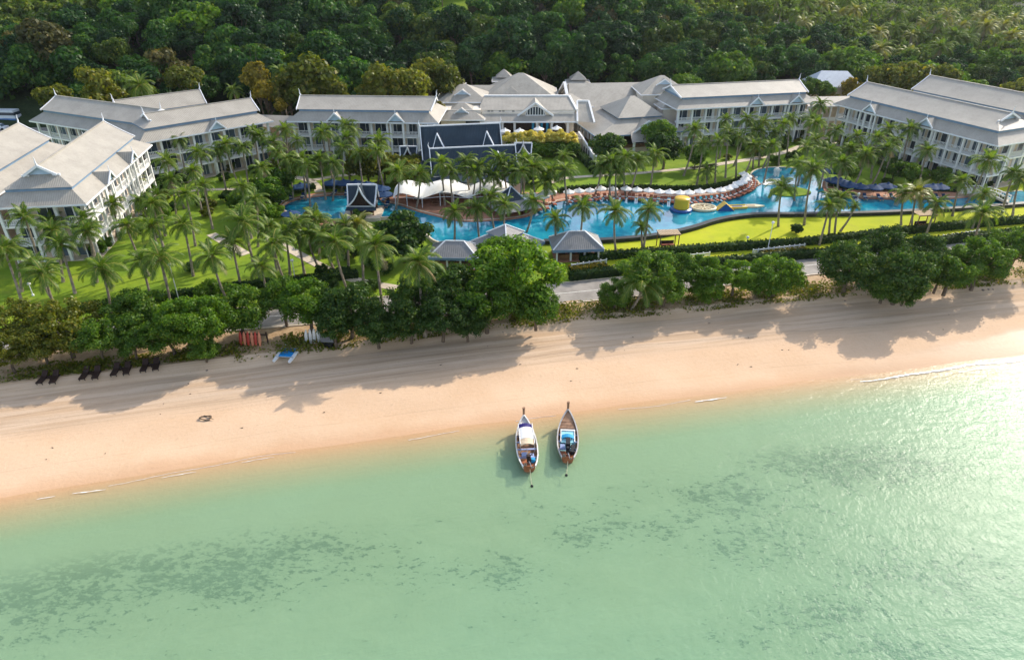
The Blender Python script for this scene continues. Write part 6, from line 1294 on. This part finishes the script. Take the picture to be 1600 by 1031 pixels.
# blue catamaran
q = (-27.00, 70.42); t = thing('catamaran', 'small beached catamaran with bright blue deck and white hulls', 'catamaran', (q[0],q[1]+.3,bz(*q)+.02), R(-6))
for s in (-1,1):
    mb = MB(); st = [(-2.05,.05,.42),(-1.9,.17,.22),(-1.0,.21,.05),(0,.22,.02),(1.1,.18,.06),(1.8,.08,.28),(2.1,.02,.5)]; prev = None
    for y, w, zb_ in st:
        sec = [(s*.95-w,y,.46),(s*.95-w*.9,y,.26+zb_*.2),(s*.95,y,zb_),(s*.95+w*.9,y,.26+zb_*.2),(s*.95+w,y,.46)]
        if prev:
            for k in range(4): mb.poly([prev[k+1],prev[k],sec[k],sec[k+1]])
            mb.poly([prev[0],prev[4],sec[4],sec[0]])
        prev = sec
    mb.build('hull', M['white'], t)
mb = MB(); mb.box(-.78,-1.0,.47,.78,.85,.53); mb.build('deck', M['sky'], t)
for y in (-1.05,.92): mb = MB(); mb.tube([(-1.05,y,.52),(1.05,y,.52)], .05, 6); mb.build('cross_beam', M['steel'], t)
for y in (-.5,.0,.45): mb = MB(); mb.box(-.78,y-.02,.53,.78,y+.02,.555); mb.build('deck_strap', M['blue'], t)
# striped kayaks leaning in their rack
q = (-31.72, 72.37); rack = thing('kayak_rack', 'dark timber rack holding the red and coral kayaks', 'rack', (q[0],q[1]+.5,1.9), R(-4)); mb = MB(); mb.box(-1.7,.25,0,-1.55,.4,1.6); mb.box(1.55,.25,0,1.7,.4,1.6); mb.build('post', M['darkwood'], rack); mb = MB(); mb.box(-1.8,.2,1.2,1.8,.3,1.34); mb.build('beam', M['darkwood'], rack)
kp = MB(); prev = None
for tt, w, d in ((0,.03,.02),(.12,.14,.10),(.35,.21,.15),(.65,.21,.15),(.88,.14,.10),(1,.03,.02)):
    z = 2.5*tt; y = -.55+.62*tt; sec = [(w*math.cos(a), y+d*math.sin(a), z) for a in [2*math.pi*k/8 for k in range(8)]]
    if prev:
        for k in range(8): kp.poly([prev[k],prev[(k+1)%8],sec[(k+1)%8],sec[k]])
    prev = sec
KR = kp.mesh('hull', M['red'], True); KC = kp.mesh('hull', M['coral'], True); ck = MB(); ck.box(-.12,-.26,.95,.12,-.14,1.55); CK = ck.mesh('cockpit', M['darkwood'])
for i in range(6):
    t = thing('kayak', '%s kayak leaning upright in the beach rack, %s from the left' % (('red','coral')[i%2], nth(i)), 'kayak', (q[0]-1.4+.46*i, q[1]+.35, 1.9), R(rnd.uniform(-6,6)), 'kayaks in the beach rack'); put('hull', (KR,KC)[i%2], t); put('cockpit', CK, t); t.scale = (.95,.85,.74)
q = (-24.40, 72.83); KW = kp.mesh('hull', M['hullwhite'], True)
for i in range(4):
    t = thing('paddle_board', 'white board standing upright beside the grey beach sign, %s from the left' % nth(i), 'paddle board', (q[0]-.8+.46*i, q[1]+.3+.1*i, 1.8), R((-8,4,-3,6)[i]), 'white boards standing on the beach bank'); t.scale = (1.0,.7,.82); put('hull', KW, t); fb = MB(); fb.box(-.02,-.62,.05,.02,-.5,.3); fb.build('fin', M['sign'], t)
q = (-22.59, 72.28); t = thing('beach_sign', 'grey square notice board on two dark posts beside the white boards', 'sign', (q[0],q[1]+.2,1.5), R(-5)); mb = MB(); mb.box(-.8,-.05,.95,.8,.05,2.0); mb.build('panel', M['sign'], t)
for s in (-.7,.7): mb = MB(); mb.box(s-.06,.06,0,s+.06,.18,2.0); mb.build('post', M['darkwood'], t)
mb = MB(); mb.box(-.7,-.3,0,.7,.05,.8); mb.build('base_box', M['black'], t)
q = (-33.04, 59.71); t = thing('driftwood', 'curled piece of dark driftwood lying alone on the pale sand', 'driftwood', (q[0],q[1],bz(*q)+.06), R(-10)); mb = MB(); P = [(.62*math.cos(a)+.1,.36*math.sin(a)+.04*math.sin(3*a),.05+.06*math.sin(2*a)) for a in np.linspace(.5,6.0,14)]; mb.tube(P, [.05+.06*math.sin(i*.9+1)**2 for i in range(14)], 6); mb.build('branch', M['bark'], t); mb = MB(); mb.tube([(.45,.1,.06),(.8,-.05,.12),(1.1,-.1,.05)],[.07,.05,.02],5); mb.build('twig', M['bark'], t)
for i in range(26):   # scattered beach litter: small sticks and stones
    x = rnd.uniform(-48,60); v = rnd.uniform(4,14.5); y = float(beach_y(np.array(x), np.array(v)))
    if i == 0: LITR = MB()
    LITR.tube([(x,y,bz(x,y)+.03),(x+rnd.uniform(-.3,.3),y+rnd.uniform(-.15,.15),bz(x,y)+.05)], [.05,.025], 5)
tag(LITR.build('beach_litter', M['bark']), kind='stuff')

# ---------------------------------------------------------------- longtail boats
def longtail(label, bow, stern, hullm, scheme):
    bow = Vector(bow); stern = Vector(stern); d = bow-stern; L = d.length; c = (bow+stern)/2
    t = thing('longtail_boat', label, 'boat', (c.x,c.y,.0), math.atan2(-d.x, d.y)); n = 16; S = []
    for i in range(n+1):
        s = i/n; y = -L/2+L*s
        b = float(np.interp(s, [0,.1,.25,.45,.65,.8,.92,1], [.60,.84,1.02,1.08,1.0,.77,.41,.03]))
        sheer = .62+.10*(1-s)**2+.95*max(0,(s-.55)/.45)**2; keel = -.22+.55*max(0,(s-.72)/.28)**2
        S.append((y, b, sheer, keel))
    outer = MB(); inner = MB(); gun = MB(); lower = MB()
    def sec(k, off=0.0, zoff=0.0):
        y, b, sh, ke = S[k]; b = max(.02, b-off); return [(-b,y,sh),(-b*.93,y,sh*.62+ke*.38),(-b*.72,y,sh*.25+ke*.75),(-b*.25,y,ke+zoff),(b*.25,y,ke+zoff),(b*.72,y,sh*.25+ke*.75),(b*.93,y,sh*.62+ke*.38),(b,y,sh)]
    for k in range(n):
        a, e = sec(k), sec(k+1); ai, ei = sec(k,.07,.12), sec(k+1,.07,.12)
        for j in range(7):
            (lower if j in (1,2,3,4,5) else outer).poly([a[j],e[j],e[j+1],a[j+1]][::-1]); inner.poly([ai[j],ai[j+1],ei[j+1],ei[j]][::-1])
        for j in (0,7): gun.beam((a[j][0],a[j][1],a[j][2]+.02),(e[j][0],e[j][1],e[j][2]+.02),.13,.09)
    lower.poly(sec(0)[::-1]); outer.build('hull', M[hullm], t); lower.build('hull_bottom', M['rust'], t); inner.build('hull_lining', M['hullwood'], t); gun.build('gunwale', M[scheme['gun']], t)
    y, b, sh, ke = S[n]
    pw = MB(); pw.tube([(0,y-.35,.7),(0,y+.05,1.2),(0,y+.16,1.6),(0,y+.22,2.1),(0,y+.22,2.4)], [.10,.12,.12,.13,.16], 6); pw.build('prow_post', M['hullwood'], t)
    rb = MB(); rb.tube([(0,y+.02,1.15),(0,y+.08,1.32)], [.16,.16], 8); rb.build('prow_ribbon', M['cloth'], t)
    # decks and floor planks
    fd = MB(); k0 = int(n*.72)
    for k in range(k0, n): 
        a, e = S[k], S[k+1]; fd.poly([(-a[1]+.06,a[0],a[2]-.06),(a[1]-.06,a[0],a[2]-.06),(e[1]-.02,e[0],e[2]-.06),(-e[1]+.02,e[0],e[2]-.06)])
    fd.build('foredeck', M[scheme['fore']], t)
    for k in range(k0, n-2): q = MB(); q.box(-S[k][1]+.08,S[k][0]-.02,S[k][2]-.055,S[k][1]-.08,S[k][0]+.02,S[k][2]-.03); q.build('deck_batten', M['hullwood'], t)
    for k in range(2, k0): q = MB(); w = S[k][1]-.2; q.box(-w,S[k][0]-.02,.10,w,S[k][0]+L/n-.06,.14); q.build('floor_plank', M[scheme['floor']], t)
    for yy in (-.28*L,-.1*L,.06*L,.2*L):
        k = min(range(n+1), key=lambda i: abs(S[i][0]-yy)); q = MB(); w = S[k][1]-.08; q.box(-w,yy-.11,.46,w,yy+.11,.52); q.build('thwart', M[scheme['thwart']], t)
    sd = MB(); a, e = S[0], S[3]; sd.poly([(-a[1]+.06,a[0],.50),(a[1]-.06,a[0],.50),(e[1]-.06,e[0],.46),(-e[1]+.06,e[0],.46)]); sd.build('stern_deck', M['rust'], t)
    # canopy
    for kind, y0, y1, w, z, m in scheme['roof']:
        q = MB(); m_ = 6; ys = np.linspace(y0*L, y1*L, 4); xs_ = [(-w+2*w*i/m_) for i in range(m_+1)]
        hz_ = lambda x: z-.22*(x/w)**2
        for a, b in zip(xs_[:-1], xs_[1:]):
            for e, f_ in zip(ys[:-1], ys[1:]): q.poly([(a,e,hz_(a)),(b,e,hz_(b)),(b,f_,hz_(b)),(a,f_,hz_(a))])
            q.poly([(a,ys[0],hz_(a)-.1),(b,ys[0],hz_(b)-.1),(b,ys[0],hz_(b)),(a,ys[0],hz_(a))]); q.poly([(b,ys[-1],hz_(b)-.1),(a,ys[-1],hz_(a)-.1),(a,ys[-1],hz_(a)),(b,ys[-1],hz_(b))])
        q.build(kind, M[m], t)
    if scheme['posts']:
        for yy in scheme['posts']:
            for s in (-.72,.72): q = MB(); q.tube([(s,yy*L,.55),(s*.97,yy*L,1.78)], .03, 5); q.build('canopy_post', M['steel'], t)
        for s in (-.72,.72): q = MB(); q.beam((s,scheme['posts'][0]*L,1.72),(s,scheme['posts'][-1]*L,1.72),.06,.06); q.build('canopy_rail', M[scheme['rail']], t)
    for nm, x0, y0, x1, y1, z0, z1, m in scheme['extra']: q = MB(); q.box(x0,y0*L,z0,x1,y1*L,z1); q.build(nm, M[m], t)
    # engine on its swivel with the long propeller shaft laid inboard over the stern
    ey = -.385*L; eg = MB(); eg.box(-.20,ey-.35,.85,.20,ey+.35,1.25); eg.box(-.13,ey-.22,1.25,.13,ey+.12,1.45); eg.tube([(.16,ey+.1,1.2),(.34,ey+.15,1.45),(.34,ey-.2,1.6)], .05, 6); en = eg.build('engine', M[scheme['engine']], t)
    q = MB(); q.tube([(0,ey,.45),(0,ey,.9)], .09, 8); q.build('swivel', M['steel'], t); q = MB(); q.tube([(0,ey-.3,1.0),(.10,ey-.7,.96),(.18,-L/2-.25,.80)], .035, 6); q.build('propeller_shaft', M['steel'], t)
    q = MB(); q.tube([(0,ey+.3,1.05),(-.1,ey+1.2,1.25)], .03, 5); q.build('tiller', M['steel'], t)
    pr = MB(); 
    for a in (0,2.09,4.19): pr.poly([(.25,-L/2-.25,.80),(.25+.16*math.cos(a),-L/2-.30,.80+.16*math.sin(a)),(.25+.16*math.cos(a+.6),-L/2-.23,.80+.16*math.sin(a+.6))])
    pr.build('propeller', M['steel'], t)
    q = MB(); q.lathe([(.0,.5),(.22,.5),(.25,.75),(.2,.9),(0,.9)], 10, .45, ey+.1); q.build('fuel_can', M[scheme['can']], t)
    q = MB(); P = [(-.35+.16*math.cos(a*1.3)*(1-.02*a), ey-.45+.16*math.sin(a*1.3), .52+.012*a) for a in range(18)]; q.tube(P, .03, 5); q.build('rope_coil', M['rope'], t)
    return t
longtail('white-sided longtail boat with cream canopy, indigo front cloth and red-brown stern', (1.26, 58.94), (1.69, 51.84), 'hullwhite', dict(gun='hullwhite', fore='hullgrey', floor='hullwood', thwart='lilac', engine='darkwood', can='blueseat', rail='white',
    roof=[('front_awning', .18, .285, .66, 1.72, 'purple'), ('canopy_cloth', -.075, .175, .70, 1.86, 'cloth'), ('straw_awning', -.20, -.08, .72, 1.84, 'mat_')], posts=(-.19,-.02,.16,.27),
    extra=[('cool_box', -.62, -.30, -.12, -.22, .5, .85, 'lilac'), ('seat_cushion', .2, -.30, .62, -.215, .52, .62, 'lilac'), ('rope_pile', -.2, .33, .15, .38, 1.0, 1.1, 'black'), ('anchor_box', -.42, .36, -.3, .40, 1.05, 1.15, 'cloth')]))
longtail('grey-sided longtail boat with light-blue framed cockpit and brown foredeck', (6.01, 59.95), (5.54, 53.16), 'hullgrey', dict(gun='hullgrey', fore='hullwood', floor='cyan', thwart='lilac', engine='black', can='black', rail='hullwhite',
    roof=[('rear_awning', -.075, .0, .62, 1.0, 'blueseat')], posts=(), 
    extra=[('hatch', -.66, .155, .66, .24, .62, .68, 'darkwood'), ('cockpit_frame', -.76, -.14, -.66, .15, .62, .76, 'hullwhite'), ('cockpit_frame', .66, -.14, .76, .15, .62, .76, 'hullwhite'), ('cockpit_frame', -.66, .12, .66, .15, .62, .76, 'hullwhite'), ('cockpit_floor', -.66, -.02, .66, .12, .60, .66, 'cyan'), ('cockpit_floor', -.66, -.14, .66, -.06, .56, .62, 'cyan'),
           ('seat_cushion', -.75, -.30, -.3, -.19, .52, .66, 'lilac'), ('seat_cushion', .3, -.30, .75, -.19, .52, .66, 'black'), ('engine_cover', -.22, -.35, .22, -.20, .9, 1.6, 'black')]))
def mooring(label, pts, s):
    t = thing('mooring_rope', label, 'rope', (0,0,0)); q = MB(); q.tube(pts, .025, 5); q.build('line', M['rope'], t); x, y, z = pts[-1]; q = MB(); q.lathe([(.02,-.14),(.13,-.06),(.15,.03),(.1,.13),(.02,.17)], 8); q.v = [(a+x,b+y,c+.05) for a,b,c in q.v]; q.build('float', M['black'], t)
a = (1.75, 51.58); b = (1.90, 49.77); mooring('pale mooring rope running from the white boat stern to a small float', [(a[0],a[1],.55),((a[0]+b[0])/2,(a[1]+b[1])/2,.12),(b[0],b[1],.03)], 1)
a = (5.52, 52.80); b = (5.30, 51.30); mooring('mooring rope running from the grey boat stern to a small dark float', [(a[0],a[1],.55),((a[0]+b[0])/2,(a[1]+b[1])/2,.10),(b[0],b[1],.03)], 1)

# ---------------------------------------------------------------- hazy air
hm = NT('air'); pv_ = hm.n('ShaderNodeVolumePrincipled', i_Density=.00006, i_Anisotropy=.6); pv_.inputs['Color'].default_value = (.90,.95,1.0,1); hm.l(pv_.outputs[0], hm.out.inputs[1])
hb_ = MB(); hb_.box(-560, -260, -4, 660, 760, 92); tag(hb_.build('haze', hm.m), kind='stuff')
